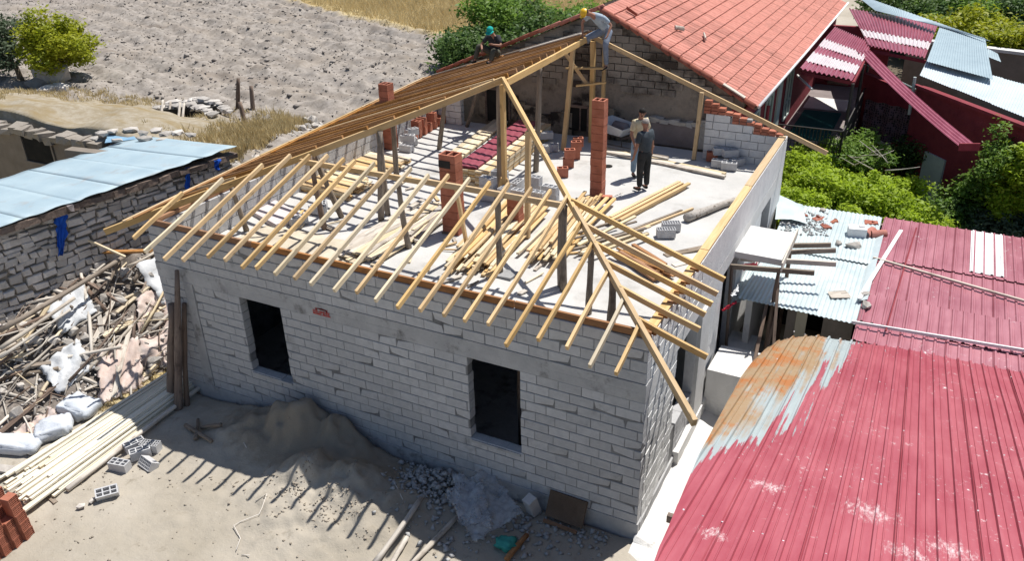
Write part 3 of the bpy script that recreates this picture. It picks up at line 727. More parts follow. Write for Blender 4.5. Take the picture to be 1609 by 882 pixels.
# right slope jack rafters
for y, tx in ((.13, .86), (.70, .58), (1.18, .54), (1.56, .55), (1.94, .54), (2.49, .52)):
    hx = hip_r_x(y)
    beam('rafter', (tx, y, zr(tx)+.04), (hx, y+random.uniform(-.02, .02), zr(hx)+.03), .05, .095, M['wood'], frame, bow=.01, seg=3)
    mb = MB(); mb.box((-.02, y+.03, 4.09), (.16, .035, .05), Matrix.Rotation(random.uniform(-.3, .3), 3, 'Z')); B(mb, 'wedge', M['wood_plate'], frame)
# left slope: rafters then battens
y = .35
while y < 11.6:
    # upper end on hip or ridge
    if y < PK.y: t = (y-PK.y)/(HLT.y-PK.y); ux = PK.x+(HLT.x-PK.x)*t
    else: ux = PK.x
    beam('rafter', (-11.32+random.uniform(-.08, .05), y+random.uniform(-.03, .03), zl(-11.32, y)+.04), (ux-.02, y+random.uniform(-.03, .03), zl(ux, y)+.04), .055, .10, M['wood_brown'] if random.random() < .8 else M['wood'], frame, bow=.012, seg=3)
    y += .425
for xx, m_ in ((-11.25, 'wood'), (-10.9, 'wood_brown')):
    for a, b in ((-.1, 4.0), (4.02, 8.2), (8.22, 11.55)): beam('batten', (xx, a, zl(xx, a)+.105), (xx, b, zl(xx, b)+.105), .05, .03, M[m_], frame, bow=.008, seg=3)
# loose boards lying over the far rafters
for i, (xa, xb, yy) in enumerate(((-8.5, -5.7, 11.42), (-8.2, -5.6, 11.25), (-9.9, -7.2, 11.5), (-7.6, -5.75, 11.02), (-10.8, -8.9, 11.3), (-9.4, -8.2, 11.05))):
    beam('walk_board', (xa, yy, zl(xa, yy)+.13), (xb, yy+.03, zl(xb, yy)+.135), .13, .03, M[('wood_ash', 'wood_grey', 'wood_brown')[i % 3]], frame, bow=.01, seg=2)
beam('purlin', (-8.7, 2.75, zl(-8.7, 2.75)-.07), (-8.7, 11.3, zl(-8.7, 11.3)-.07), .07, .1, M['wood_brown'], frame, bow=.01, seg=4)
# posts
def post(bx, by, tx, ty, tz, mm, sq=.07, flare=0):
    b = (bx, by, 3.225); t_ = (tx, ty, tz)
    if mm in ('wood_grey', 'wood_old'): log('post', b, t_, sq*.62, sq*.5, M[mm], frame, bow=.03, seg=7, knob=.10)
    else: beam('post', b, t_, sq, sq, M[mm], frame, up=(0, 1, 0), bow=.015, seg=4, jit=.003)
for p in ((-6.2, 2.75, -6.15, 2.5, zf(2.47)-.1, 'wood_grey', .11), (-3.85, 2.45, -3.82, 2.47, zf(2.47)-.1, 'wood_grey', .11), (-2.54, 2.5, -2.56, 2.55, zf(2.5)-.02, 'wood_grey', .13), (-2.44, 2.36, -2.5, 2.5, zf(2.5)-.06, 'wood_grey', .11),
          (-1.67, 1.72, -1.68, 1.72, zf(1.75)-.06, 'wood_grey', .11), (-1.0, 1.02, -.98, 1.0, zf(1.0)-.05, 'wood_grey', .13),
          (-7.5, 3.62, -7.5, 3.9, zl(-7.5)-.06, 'wood_grey', .12), (-7.62, 4.05, -7.58, 3.95, zl(-7.5)-.04, 'wood_grey', .12), (-8.47, 2.8, -8.6, 2.75, zf(2.6)-.05, 'wood_old', .11), (-8.53, 3.5, -8.85, 3.2, zl(-8.8)-.06, 'wood_grey', .11),
          (-10.03, 2.0, -10.0, 1.75, zl(-10.0)-.05, 'wood_grey', .1), (-5.6, 6.05, -5.56, 6.0, PK.z-.08, 'wood', .10), (-5.82, 6.2, -5.72, 6.2, PK.z-.1, 'wood_grey', .13), (-4.12, 4.25, -4.15, 4.42, zf(4.42)-.02, 'wood', .10),
          (-5.74, 8.09, -5.6, 8.1, PK.z-.06, 'wood_grey', .13), (-5.8, 10.0, -5.55, 10.0, PK.z-.06, 'wood', .11), (-5.35, 10.95, -5.36, 10.95, PK.z-.02, 'wood', .12), (-5.1, 11.15, -5.1, 11.15, PK.z+.0, 'wood', .09),
          (-2.27, 10.66, -2.22, 10.72, zr(-2.22)+.1, 'wood', .1), (-9.03, 8.65, -8.7, 8.7, zl(-8.7, 8.7)-.1, 'wood_grey', .12), (-9.4, 10.9, -8.75, 10.9, zl(-8.7, 10.9)-.1, 'wood_grey', .11), (-8.75, 6.1, -8.72, 6.15, zl(-8.7)-.1, 'wood_grey', .13)):
    post(*p)
beam('brace', (-5.5, 10.9, 4.9), (-6.15, 10.6, 5.9), .05, .09, M['wood'], frame)
beam('brace', (-5.75, 10.75, 4.86), (-4.95, 10.95, 4.98), .12, .045, M['wood'], frame)
beam('brace', (-4.95, 3.1, 3.25), (-4.85, 2.6, zf(2.5)-.1), .06, .09, M['wood'], frame)
for sx in (-.13, .13):
    beam('brace', (-5.6+sx*1.6, 6.05, 3.24), (-5.6+sx*.4, 6.05, 3.75), .045, .08, M['wood'], frame)
# ------------------------------------------------------------------ stone outbuilding on the left
WA = Vector((-14.19, -.88, 0)); WB = Vector((-13.17, 4.91, 0)); WD = (WB-WA).normalized(); WN = Vector((WD.y, -WD.x, 0))
WQ = Matrix((WD, -WN, Vector((0, 0, 1)))).transposed().to_quaternion()
def wpt(u, o, z): return WA + WD*u + WN*o + Vector((0, 0, z))
barn = thing('stone_outbuilding', 'old outbuilding of rough field stones under a flat pale blue metal roof', 'outbuilding', (-16, 1, 0))
mb = MB(); q = WQ.to_matrix()
mb.box(wpt(0.2, -.28, 1.85), (11.2, .4, 3.7), q); B(mb, 'wall_core', M['stone_mortar'], barn)
stones = []
z = 1.0; rr = random.Random(11)
while z < 3.62:
    hh = rr.uniform(.11, .22); u = -5.2
    if z+hh > 3.66: hh = 3.68-z
    while u < 5.75:
        ww = rr.uniform(.13, .42)*(1.15 if rr.random() < .25 else 1)
        stones.append((u, min(u+ww, 5.8), z, z+hh*rr.uniform(.9, 1.0), rr.random())); u += ww
    z += hh
def stone_verts(a, b, z0, z1, r):
    g = .012; j = lambda s=.032: r.uniform(-s, s); d0 = -.1; d1 = r.uniform(0.0, .035)
    wob = .05*math.sin(a*2.3+z0*3)+.03*math.sin(a*5.1)
    bk = [(a+g+j(), d0, z0+g+j()+wob), (b-g+j(), d0, z0+g+j()+wob), (b-g+j(), d0, z1-g+j()+wob), (a+g+j(), d0, z1-g+j()+wob)]
    md = [(x, d1*.45-.012, zz) for x, _, zz in bk]
    c = ((a+b)/2, (z0+z1)/2+wob)
    fr = [(c[0]+(x-c[0])*.86+j(.01), d1+j(.005), c[1]+(zz-c[1])*.8) for x, _, zz in bk]
    fs = [tuple(range(8, 12))]+[(i, (i+1) % 4, (i+1) % 4+4, i+4) for i in range(4)]+[(i+4, (i+1) % 4+4, (i+1) % 4+8, i+8) for i in range(4)]
    return bk+md+fr, fs
def sdist(s):
    p = wpt((s[0]+s[1])/2, 0, (s[2]+s[3])/2); lit = 0 if (-1.2 < (s[0]+s[1])/2 and s[2] > 1.6) else 50
    return (p-camv).length+lit
stones.sort(key=sdist)
rest = MB()
for i, s in enumerate(stones):
    vs, fs = stone_verts(s[0], s[1], s[2], s[3], rr)
    if i < 300:
        c = ((s[0]+s[1])/2, (s[2]+s[3])/2)
        mb = MB(); mb.add([(x-c[0], -o_, zz-c[1]) for x, o_, zz in vs], [f for f in fs])
        link('stone', mb.mesh('stone', M['stone']), barn, wpt(c[0], 0, c[1]), WQ)
    else: rest.add([wpt(x, o_, zz) for x, o_, zz in vs], [tuple(reversed(f)) for f in fs])
tag(B(rest, 'stone', M['stone'], barn), kind='stuff')
# end wall, plastered
mb = MB(); a, b = wpt(5.9, -.02, 0), Vector((-18.57, 4.2, 0)); dd = (b-a); mb.box((a+b)/2+Vector((0, -.15, 1.7)), (dd.length, .3, 3.4), qdir(dd).to_matrix()); B(mb, 'end_wall', M['plaster_brown'], barn)
def roofz(x): return 3.80+.12*(x+14)
# earth and reed layer under the tin
mb = MB()
for i in range(38):
    u = -5.0+i*.288; mb.box(wpt(u+.14, .04+random.uniform(-.03, .05), 3.69+random.uniform(-.015, .01)), (.30, .34, .14+random.uniform(-.03, .03)), q, .015)
B(mb, 'earth_bedding', M['wood_old'], barn)
beam('eave_timber', wpt(-5, .12, 3.64), wpt(5.85, .10, 3.66), .09, .09, M['wood_old'], barn, bow=.03, seg=5)
nsh = 10
for i in range(nsh):
    u0, u1 = -5.2+i*1.12, -5.2+(i+1)*1.12+.04
    n1_, n2_ = 8, 12; vs = []; fs = []
    for a in range(n1_+1):
        for b in range(n2_+1):
            u = u0+(u1-u0)*a/n1_; s = b/n2_
            e = wpt(min(u, 5.97), .22+.03*math.sin(u*9)+random.uniform(-.02, .02)*(b == 0), 0); back = e - Vector((WN.x, WN.y+.0, 0))*4.75 
            p = e.lerp(back, s); zz = roofz(p.x)+.012*math.sin(u*7+s*3)+.008*(i % 2)+(.02*max(0, math.sin(a*math.pi*2/n1_)) if a in (0, n1_) else 0)
            vs.append((p.x, p.y, zz))
    for a in range(n1_):
        for b in range(n2_): k = a*(n2_+1)+b; fs.append((k, k+n2_+1, k+n2_+2, k+1))
    mb = MB(); mb.add(vs, fs); o = B(mb, 'roof_sheet', M['galv_blue'], barn, True); md = o.modifiers.new('t', 'SOLIDIFY'); md.thickness = .012; md.offset = -1
# courtyard wall of the earth-roofed building
eh = thing('earth_roofed_house', 'brown plastered building with a crumbling earth roof merging into the field behind', 'building', (-28, 5.1, 0))
mb = MB(); mb.box((-30, 5.08, 1.55), (23.2, .3, 3.2)); B(mb, 'plaster_wall', M['plaster_brown'], eh)
mb = MB()
for i in range(70):
    x = -41.4+i*.33
    if x > -18.3: break
    mb.box((x, 5.02+random.uniform(-.06, .06), 3.2+random.uniform(-.08, .06)), (.4, .45, .22), Matrix.Rotation(random.uniform(-.3, .3), 3, 'Z'), .06)
B(mb, 'roof_edge', M['stone_mortar'], eh)
p = aty(60, 236, 4.9); mb = MB(); mb.box((p.x, 4.925, p.z), (1.3, .03, .85)); wf = B(mb, 'window', M['dark'], eh)
mb = MB(); mb.box((p.x, 4.9, p.z+.46), (1.5, .05, .07)); mb.box((p.x-.7, 4.9, p.z), (.07, .05, .9)); mb.box((p.x+.7, 4.9, p.z), (.07, .05, .9)); mb.box((p.x, 4.9, p.z-.46), (1.5, .08, .07)); B(mb, 'frame', M['plaster_brown'], wf)
# small stones holding down the far corner of the tin roof
rk = [rock_mesh('rock', M['rock'], .5, (1, .75, .5), .28, s) for s in range(6)]
for i, (px, py, r_) in enumerate(((160, 214, .5), (178, 210, .38), (205, 208, .5), (225, 213, .42), (245, 210, .55), (262, 214, .4), (230, 222, .5), (255, 224, .35), (280, 212, .45), (300, 216, .38), (150, 222, .35), (185, 224, .3))):
    p = atz(px, py, 3.42); p = Vector((p.x, p.y, 3.5))
    o = link('rock', rk[i % 6], None, p, Quaternion((0, 0, 1), random.uniform(0, 6))); o.scale = (r_, r_, r_*.8)
    tag(o, 'pale stone on the far edge of the tin roof, '+('third from the left', 'left of the blue sheet', 'right of the blue sheet', 'sixth from the right', 'largest one', 'third from the right', 'front row right', 'front row far right', 'second from the right', 'rightmost one', 'leftmost one', 'front row left')[i], 'rock', 'stones weighing down the pale blue roof')
mb = MB(); c = [atz(165, 226, 3.35), atz(215, 220, 3.35), atz(205, 208, 3.35), atz(170, 210, 3.35)]
mb.add([v+Vector((0, 0, .03)) for v in c]+[v+Vector((0, 0, .0)) for v in c], [(0, 1, 2, 3), (7, 6, 5, 4)]); tag(B(mb, 'plastic_sheet', M['blue_cloth']), 'faded blue sheet trapped under the stones on the tin roof', 'plastic sheet')
bpy.context.scene.objects['plastic_sheet'].data.materials[0] = mat('faded_blue', (.15, .28, .42), (.25, .4, .52), 4, .6, .3, .2)
# boulders by the yellow-green tree
for i, (px, py, r_, lab) in enumerate(((82, 128, 2.2, 'large pale boulder between the two small field trees'), (62, 132, 1.3, 'pinkish dark stone left of the large pale boulder'), (75, 143, 1.1, 'small mauve stone in front of the large pale boulder'), (97, 140, 1.0, 'small stone at the right foot of the large pale boulder'))):
    p = atz(px, py, 2.85); p.z = hz_at(p.x, p.y)+.12*r_
    o = link('boulder', rk[i], None, p, Quaternion((0, 0, 1), i)); o.scale = (r_, r_*.8, r_); tag(o, lab, 'boulder')
# dry rubble bank between the tin roof and the new house
rub = thing('dry_stone_bank', 'tumbled dry stone bank with dry grass running up beside the left eave', 'stone bank', (-14, 7.5, 2.5))
for i in range(150):
    t = random.random(); y = 5.3+t*5.2; x = -13.6-.17*(y-5.2)+random.uniform(-.75, .35); zz = 2.85-max(0, (x+13.9+.17*(y-5.2)))*1.6+random.uniform(-.1, .1)
    o = link('stone', rk[i % 6], rub, (x, y, zz), Quaternion((random.random(), random.random(), random.random()), random.uniform(0, 3))); s_ = random.uniform(.18, .5); o.scale = (s_, s_, s_)
# ruined cellar mouth
cel = thing('collapsed_cellar', 'collapsed stone cellar mouth with broken timbers at the end of the earth bank', 'ruin', tuple(atz(290, 185, 2.9)))
c0 = atz(288, 184, 2.9)
mb = MB(); mb.box(c0+Vector((0, .45, .0)), (1.7, .7, .5), Matrix.Rotation(.3, 3, 'Z'), .1); B(mb, 'opening', M['dark'], cel)
for i in range(46):
    a = (i % 23)/22; p = c0+Vector((-1.25+2.5*a, (.1 if i < 23 else .75)+.35*math.sin(a*3), .12+.16*math.sin(a*3.1)+random.uniform(-.06, .06)))
    o = link('stone', rk[i % 6], cel, p, Quaternion((0, 0, 1), random.uniform(0, 6))); s_ = random.uniform(.35, .6); o.scale = (s_, s_, s_*.8)
for d_ in (-.7, -.35, .1, .3): log('timber', c0+Vector((d_, -.35, -.1)), c0+Vector((d_-.35, .2, .42)), .05, .04, M['wood_ash'], cel)
for i, (px, py, h_, lab) in enumerate(((372, 168, 1.0, 'short leaning fence stake at the field edge, left one'), (397, 172, .8, 'short forked stake right of the leaning one at the field edge'), (388, 206, .9, 'squat grey post standing in the dry grass'))):
    p = atz(px, py, 2.9); s_ = log('stake', p-Vector((0, 0, .2)), p+Vector((.2-.2*i, .1, h_)), .09, .06, M['wood_old'], None); tag(s_, lab, 'stake')

# ------------------------------------------------------------------ vegetation
def leaves(name, centres, radii, n, size, m, parent=None, seed=0, flat=.85, shell=.55):
    """n leaf quads spread through clump volumes"""
    r = np.random.default_rng(seed); centres = np.array(centres, float); radii = np.array(radii, float)
    if radii.ndim == 1: radii = np.stack([radii, radii, radii*flat], 1)
    vol = radii.prod(1)**.75; idx = r.choice(len(centres), n, p=vol/vol.sum())
    d = r.normal(size=(n, 3)); d /= np.linalg.norm(d, axis=1)[:, None]
    rad = shell+(1.08-shell)*r.random(n)**.7
    spray = r.random(n) < .24; rad = np.where(spray, rad*r.uniform(1.1, 1.8, n), rad)
    c = centres[idx]+d*radii[idx]*rad[:, None]
    a = r.normal(size=(n, 3)); a[:, 2] *= .5; a /= np.linalg.norm(a, axis=1)[:, None]
    nn = d*.5+np.array([0, 0, .65])+r.normal(size=(n, 3))*.5; b = np.cross(nn, a); b /= np.linalg.norm(b, axis=1)[:, None]
    s = (size*r.uniform(.4, 1.5, n))[:, None]
    fold = np.cross(a, b)*s*.25
    v = np.stack([c-a*s, c+b*s*.42+fold, c+a*s, c-b*s*.42+fold], 1).reshape(-1, 3)
    f = np.arange(4*n).reshape(-1, 4)
    return tri_obj(name, v, f, m, parent)
def clumps(c, R_, n, r0, r1, seed=0, squash=.8):
    r = np.random.default_rng(seed); d = r.normal(size=(n, 3)); d /= np.linalg.norm(d, axis=1)[:, None]
    rr_ = r.random(n)**.45; p = np.array(c)+d*np.array(R_)*rr_[:, None]; rad = r.uniform(r0, r1, n)
    return p, np.stack([rad, rad, rad*squash], 1)
def tree(name, base, crown_c, R_, ncl, r0, r1, nleaf, lsize, m, label, cat='tree', seed=0, trunk=.12, group=None, inner=None):
    base = Vector(base); t = thing(name, label, cat, base, group); cc = Vector(crown_c)
    mb = MB(); top = base.lerp(cc, .75); mb.tube([base-Vector((0, 0, .3)), base.lerp(top, .4)+Vector((random.uniform(-.1, .1), .05, 0)), top], [trunk, trunk*.75, trunk*.35], 8)
    p, rad = clumps(cc, R_, ncl, r0, r1, seed)
    for k in range(min(ncl, 14)):
        q_ = Vector(p[k]); s_ = base.lerp(top, random.uniform(.35, .95)); md_ = s_.lerp(q_, .5)+Vector((0, 0, .1)); mb.tube([s_, md_, q_], [trunk*.35, trunk*.22, trunk*.08], 5, False)
    B(mb, 'trunk', M['bark'], t, True)
    leaves('crown', p, rad, nleaf, lsize, m, t, seed)
    return t
b0 = atz(106, 126, 2.8); b0.z = hz_at(b0.x, b0.y)
cr = b0+Vector((.2, -.2, 1.45))
tree('field_tree', b0, cr, (1.4, 1.35, 1.1), 44, .25, .5, 16000, .075, M['leaf_yellow'], 'small round yellow-green tree standing alone in the ploughed field', seed=3, trunk=.13)
b0 = atz(36, 130, 2.8); b0.z = hz_at(b0.x, b0.y)
tree('field_tree', b0, b0+Vector((-.95, 0, 1.7)), (1.15, 1.3, 1.5), 30, .25, .55, 9000, .075, M['leaf_olive'], 'dark grey-green tree left of the yellow-green one, cut by the frame', seed=5, trunk=.13)
# tall bushes behind the left slope of the gable
spec = [(-13.0, 18.2, 2.6, 1.7, 2.6), (-12.6, 18.6, 2.4, 2.1, 2.9), (-14.2, 19.6, 2.6, 1.5, 2.4), (-13.9, 20.8, 2.6, 2.0, 3.6), (-12.3, 21.5, 2.3, 2.4, 3.6), (-10.2, 20.6, 2.3, 2.3, 3.2), (-8.0, 21.6, 2.3, 2.3, 3.2), (-11.4, 25.5, 2.4, 3.0, 4.0), (-14.6, 24.0, 2.4, 2.2, 3.6)]
labs = ['dense dark bush at the left foot of the old gable', 'dark bush just left of the seated worker in the teal cap', 'lowest dark bush at the edge of the ploughed field', 'tall dark green bush above the seated worker', 'broad dark tree behind the left rake of the old gable', 'dark tree behind the middle of the left gable rake', 'dark tree near the top of the gable rake', 'tallest dark tree at the top edge behind the gable', 'dark tree beside the dry stubble field']
for i, (x, y, zg, rx, hh) in enumerate(spec):
    tree('bushy_tree', (x, y, hz_at(x, y)), (x, y, zg+hh*.42-.5), (rx*.8, rx*.8, hh*.55), 30, .4, .85, 9500, .10, M['leaf_dark'] if i % 4 != 3 else M['leaf_mid'], labs[i], seed=20+i, trunk=.14, group='dark bushes and trees behind the old gable')
# dry grass tufts
def grass(name, xy, zs, h, m, label, cat, seed=0, blades=7, spread=.09, lean=.35):
    r = np.random.default_rng(seed); n = len(xy); k = blades
    bx = np.repeat(xy, k, 0)+r.normal(size=(n*k, 2))*spread; bz = np.repeat(zs, k)
    hh = h*r.uniform(.5, 1.3, n*k); an = r.random(n*k)*6.28; ln = r.normal(size=(n*k, 2))*lean*hh[:, None]
    wd = .012+.01*r.random(n*k); dx = np.cos(an)*wd; dy = np.sin(an)*wd
    v = np.stack([np.stack([bx[:, 0]-dx, bx[:, 1]-dy, bz-.02], 1), np.stack([bx[:, 0]+dx, bx[:, 1]+dy, bz-.02], 1), np.stack([bx[:, 0]+ln[:, 0], bx[:, 1]+ln[:, 1], bz+hh], 1)], 1).reshape(-1, 3)
    return tag(tri_obj(name, v, np.arange(3*n*k).reshape(-1, 3), m), label, cat, None, 'stuff')
n = 1500; xy = np.stack([RNG.uniform(-28, -15.2, n), RNG.uniform(6.5, 10.5, n)], 1)
keep = (vnoise(xy[:, 0], xy[:, 1], 1.6, 41) > .55) & ((((xy[:, 0]+21.5)/7)**2+((xy[:, 1]-7.6)/2.2)**2) > .45); xy = xy[keep]
grass('dry_grass', xy, height(xy[:, 0], xy[:, 1]), .14, M['drygrass'], 'dry straw-coloured grass on the earth roof and bank', 'dry grass', 1)
n = 900; y_ = RNG.uniform(5.6, 10.4, n); x_ = -14.1-.17*(y_-5.2)-np.abs(RNG.normal(size=n))*.8; xy = np.stack([x_, y_], 1)
grass('dry_grass', xy, height(x_, y_), .3, M['drygrass'], 'tall dry grass growing over the tumbled stone bank', 'dry grass', 2)
n = 9000; xy = np.stack([RNG.uniform(-38, -10, n), RNG.uniform(24, 48, n)], 1); xy = xy[(xy[:, 1] > stub_y(xy[:, 0])+.2)]
grass('stubble', xy, height(xy[:, 0], xy[:, 1]), .5, M['drygrass'], 'tall dry yellow stubble beyond the ploughed field', 'stubble', 3, 9, .35)
n = 260; xy = np.stack([RNG.uniform(-12.4, -10.9, n), RNG.uniform(-1.6, 1.6, n)], 1)
grass('yard_grass', xy, height(xy[:, 0], xy[:, 1]), .08, M['drygrass'], 'short dry yellow grass between the debris heap and the laths', 'dry grass', 4)
# ------------------------------------------------------------------ old tiled house behind
GY = 11.72; GX, GZ = -5.4, 6.93; REZ = 4.66; REX = -.97; LEX = -10.8
old = thing('old_tiled_house', 'older house with a sooty block gable and a faded red tile roof', 'house', (-5.5, 20, 0))
def gz(x): return GZ-(GZ-REZ)*(x-GX)/(REX-GX) if x > GX else GZ-(GZ-4.7)*(GX-x)/(GX-LEX)
mb = MB()
prof = [(LEX+.25, 0), (REX-.35, 0), (REX-.35, gz(REX-.35)-.16), (GX, GZ-.18), (LEX+.25, gz(LEX+.25)-.16)]
vs = [(x, GY+.05, z) for x, z in prof]+[(x, GY+.35, z) for x, z in prof]; n = 5
mb.add(vs, [tuple(range(n)), tuple(range(2*n-1, n-1, -1))]+[(k+n, (k+1) % n+n, (k+1) % n, k) for k in range(n)])
B(mb, 'gable_wall', M['mud'], old)
z = 4.55; row = 0; cnt = 0; gb = MB()
while z < GZ-.2:
    hgt = .195
    x = -10.4+(row % 2)*.2
    while x < -1.2:
        wv = .40
        if gz(x) > z+hgt+.16 and gz(x+wv) > z+hgt+.16 and not (z < 4.9 and random.random() < .35):
            bm_ = MB(); bm_.box((0, 0, 0), (wv-.022, .09, hgt-.022), jit=.006)
            link('block', bm_.mesh('block', M['gable_block']), old, (x+wv/2, GY+.035+random.uniform(-.006, .008), z+hgt/2), Quaternion((0, 1, 0), random.uniform(-.008, .008)))
        x += wv
    z += hgt; row += 1
# crumbling plaster ledge and lower wall
mb = MB()
for i in range(12):
    x = -4.2+i*.17; mb.box((x+.09, GY-.02, 3.88+random.uniform(-.03, .03)), (.2, .16+random.uniform(0, .08), .12), jit=.035)
B(mb, 'broken_ledge', M['mud_top'], old)
mb = MB(); mb.box((-3.1, GY-.02, 3.5), (1.9, .14, .62), jit=.01); B(mb, 'low_render', M['plaster_grey'], old)
mb = MB(); mb.box((-2.25, GY-.03, 3.62), (.3, .17, .8), jit=.03); B(mb, 'patch', M['mud_top'], old)
mb = MB()
for i in range(16):
    x = -9.2+i*.31; mb.box((x, GY-.0, 3.55+random.uniform(-.1, .1)+.25*math.sin(i*.7)), (.36, .12, .7), jit=.05)
B(mb, 'flaking_plaster', mat('flaking_plaster', (.2, .17, .13), (.34, .3, .24), 2.5, .95, .05, .8, 12, c3=(.05, .042, .036), c3s=1.2, c3lo=.5, c3hi=.6), old)
# little dark window with a frame, and a black opening further left
for (x0, x1, z0, z1) in ((-6.35, -5.72, 3.3, 4.0), (-9.1, -8.3, 3.25, 4.25)):
    mb = MB(); mb.box(((x0+x1)/2, GY-.075, (z0+z1)/2), (x1-x0, .03, z1-z0)); wn = B(mb, 'window', M['dark'], old)
    mb = MB()
    for a in (x0, x1): mb.box((a, GY-.09, (z0+z1)/2), (.06, .06, z1-z0+.06))
    mb.box(((x0+x1)/2, GY-.09, z1+.02), (x1-x0, .06, .07)); mb.box((x0+(x1-x0)*.6, GY-.09, (z0+z1)/2), (.035, .05, z1-z0)); B(mb, 'frame', M['wood_old'], wn)
# side wall, windows and eave
mb = MB(); mb.box((REX-.45, 20.5, 2.25), (.3, 18, 4.4)); B(mb, 'side_wall', M['maroon_wall'], old)
for y0 in (12.6, 14.6, 18.0):
    mb = MB(); mb.box((REX-.29, y0+.5, 3.2), (.04, 1.0, 1.5)); wn = B(mb, 'window', M['glass'], old)
    mb = MB()
    for a in (0, .5, 1.0): mb.box((REX-.26, y0+a, 3.2), (.05, .06, 1.56))
    for b in (2.43, 3.0, 3.97): mb.box((REX-.26, y0+.5, b), (.05, 1.04, .06))
    B(mb, 'frame', M['grey_paint'], wn)
mb = MB(); mb.box((REX-.27, 16.75, 2.6), (.06, .6, 3.6)); B(mb, 'pilaster', M['grey_paint'], old)
# tiled roof
SL = math.hypot(REX-GX, GZ-REZ); RD = Vector((REX-GX, 0, REZ-GZ)).normalized(); RU = Vector((-RD.z, 0, RD.x)); 
if RU.z < 0: RU = -RU
mb = MB(); y1 = 29.6
mb.add([(GX, GY-.1, GZ-.14), (REX, GY-.1, REZ-.14), (REX, y1, REZ-.14), (GX, y1, GZ-.14), (GX, GY-.1, GZ-.2), (REX, GY-.1, REZ-.2), (REX, y1, REZ-.2), (GX, y1, GZ-.2)],
       [(0, 1, 2, 3), (7, 6, 5, 4), (0, 4, 5, 1), (1, 5, 6, 2)])
mb.add([(GX, GY-.1, GZ-.14), (LEX, GY-.1, 4.56), (LEX, y1, 4.56), (GX, y1, GZ-.14)], [(3, 2, 1, 0), (0, 1, 2, 3)]); B(mb, 'roof_boarding', M['wood_old'], old)
NR = 14; cs = SL/NR; tw = .235
def tile_mb():
    m_ = MB(); vs = []; prof = [(0, .012), (.03, .026), (.075, .028), (.11, .014), (.16, .02), (.20, .014), (tw-.003, .012)]
    L2 = cs+.035
    for (yy, zz) in prof: vs += [(0, yy, zz+.0), (L2, yy, zz+.042)]
    n = len(prof); fs = [(2*i, 2*i+1, 2*i+3, 2*i+2) for i in range(n-1)]
    e = len(vs); vs += [(L2, yy, zz+.012) for yy, zz in prof]; fs += [(2*i+1, e+i, e+i+1, 2*i+3) for i in range(n-1)]
    return m_.add(vs, fs)
tmb = tile_mb(); tme = tmb.mesh('tile', M['tile'])
TQ = Matrix((RD, Vector((0, 1, 0)), RU)).transposed()
if TQ.determinant() < 0: pass
tl = []
for r_ in range(NR):
    for c_ in range(int((y1-GY+.1)/tw)):
        tl.append((r_, c_))
def tp(r_, c_): return Vector((GX, GY-.14+c_*tw, GZ-.12)) + RD*(r_*cs-.01)+RU*.0
tl.sort(key=lambda k: (tp(*k)-camv).length)
rest = MB()
# orthonormal frame: x down slope, y along ridge(+y) , z up
def tmat(): 
    x = RD; y = Vector((0, 1, 0)); z = x.cross(y)
    if z.z < 0: y = -y; z = x.cross(y)
    return Matrix((x, y, z)).transposed(), y
TM, TY = tmat(); sgn = TY.y; TQn = TM.to_quaternion()
for i, (r_, c_) in enumerate(tl):
    p = tp(r_, c_)+RU*random.uniform(0, .008)+Vector((0, random.uniform(-.004, .004)+(tw if sgn < 0 else 0), 0)); 
    if i < 300: link('tile', tme, old, p, TQn @ Quaternion((0, 0, 1), random.uniform(-.02, .02)))
    else: rest.add([p+TM @ Vector(v) for v in tmb.v], tmb.f)
tag(B(rest, 'tile', M['tile'], old), kind='stuff')
# rake edge: loose verge tiles on both slopes
for i in range(15):
    s_ = i*SL/15+.12; p = Vector((GX, GY-.2, GZ-.1))+RD*s_; mb = MB(); mb.tube([(-.19, 0, 0), (.19, 0, -.02)], [.07, .085], 8, True, .6)
    link('verge_tile', mb.mesh('verge_tile', M['tile_dark']), old, p+RU*random.uniform(.0, .03), TQn @ Quaternion((0, 0, 1), random.uniform(-.12, .12))).data.shade_smooth()
LD = Vector((LEX-GX, 0, 4.7-GZ)).normalized()
for i in range(17):
    p = Vector((GX, GY-.16, GZ-.08))+LD*(i*.345+.1); mb = MB(); mb.tube([(-.19, 0, 0), (.19, 0, -.02)], [.06, .075], 8, True, .6)
    link('verge_tile', mb.mesh('verge_tile', M['tile_dark'] if i > 5 else M['tile']), old, p+Vector((0, 0, random.uniform(0, .03))), qdir(LD)).data.shade_smooth()
for i in range(3):
    mb = MB(); mb.tube([(0, 0, 0), (.36, 0, 0)], [.06, .07], 8, True, .5); p = Vector((GX+(1.6, 2.35, .75)[i], (13.3, 13.9, 12.4)[i], 0)); p.z = gz(p.x)+.02
    link('broken_tile', mb.mesh('broken_tile', M['wood_ash'] if i < 2 else M['tile_dark']), old, p, TQn @ Quaternion((0, 0, 1), 1+i))
mb = MB(); mb.tube([(REX+.06, GY-.1, REZ-.1), (REX+.06, 20, REZ-.12), (REX+.06, y1, REZ-.1)], .045, 8); B(mb, 'gutter', M['white_paint'], old, True)
beam('fascia_board', (REX-.9, GY-.2, gz(REX-.9)-.02), (REX-.3, GY-.2, gz(REX-.3)-.02), .16, .03, M['wood_ash'], old)
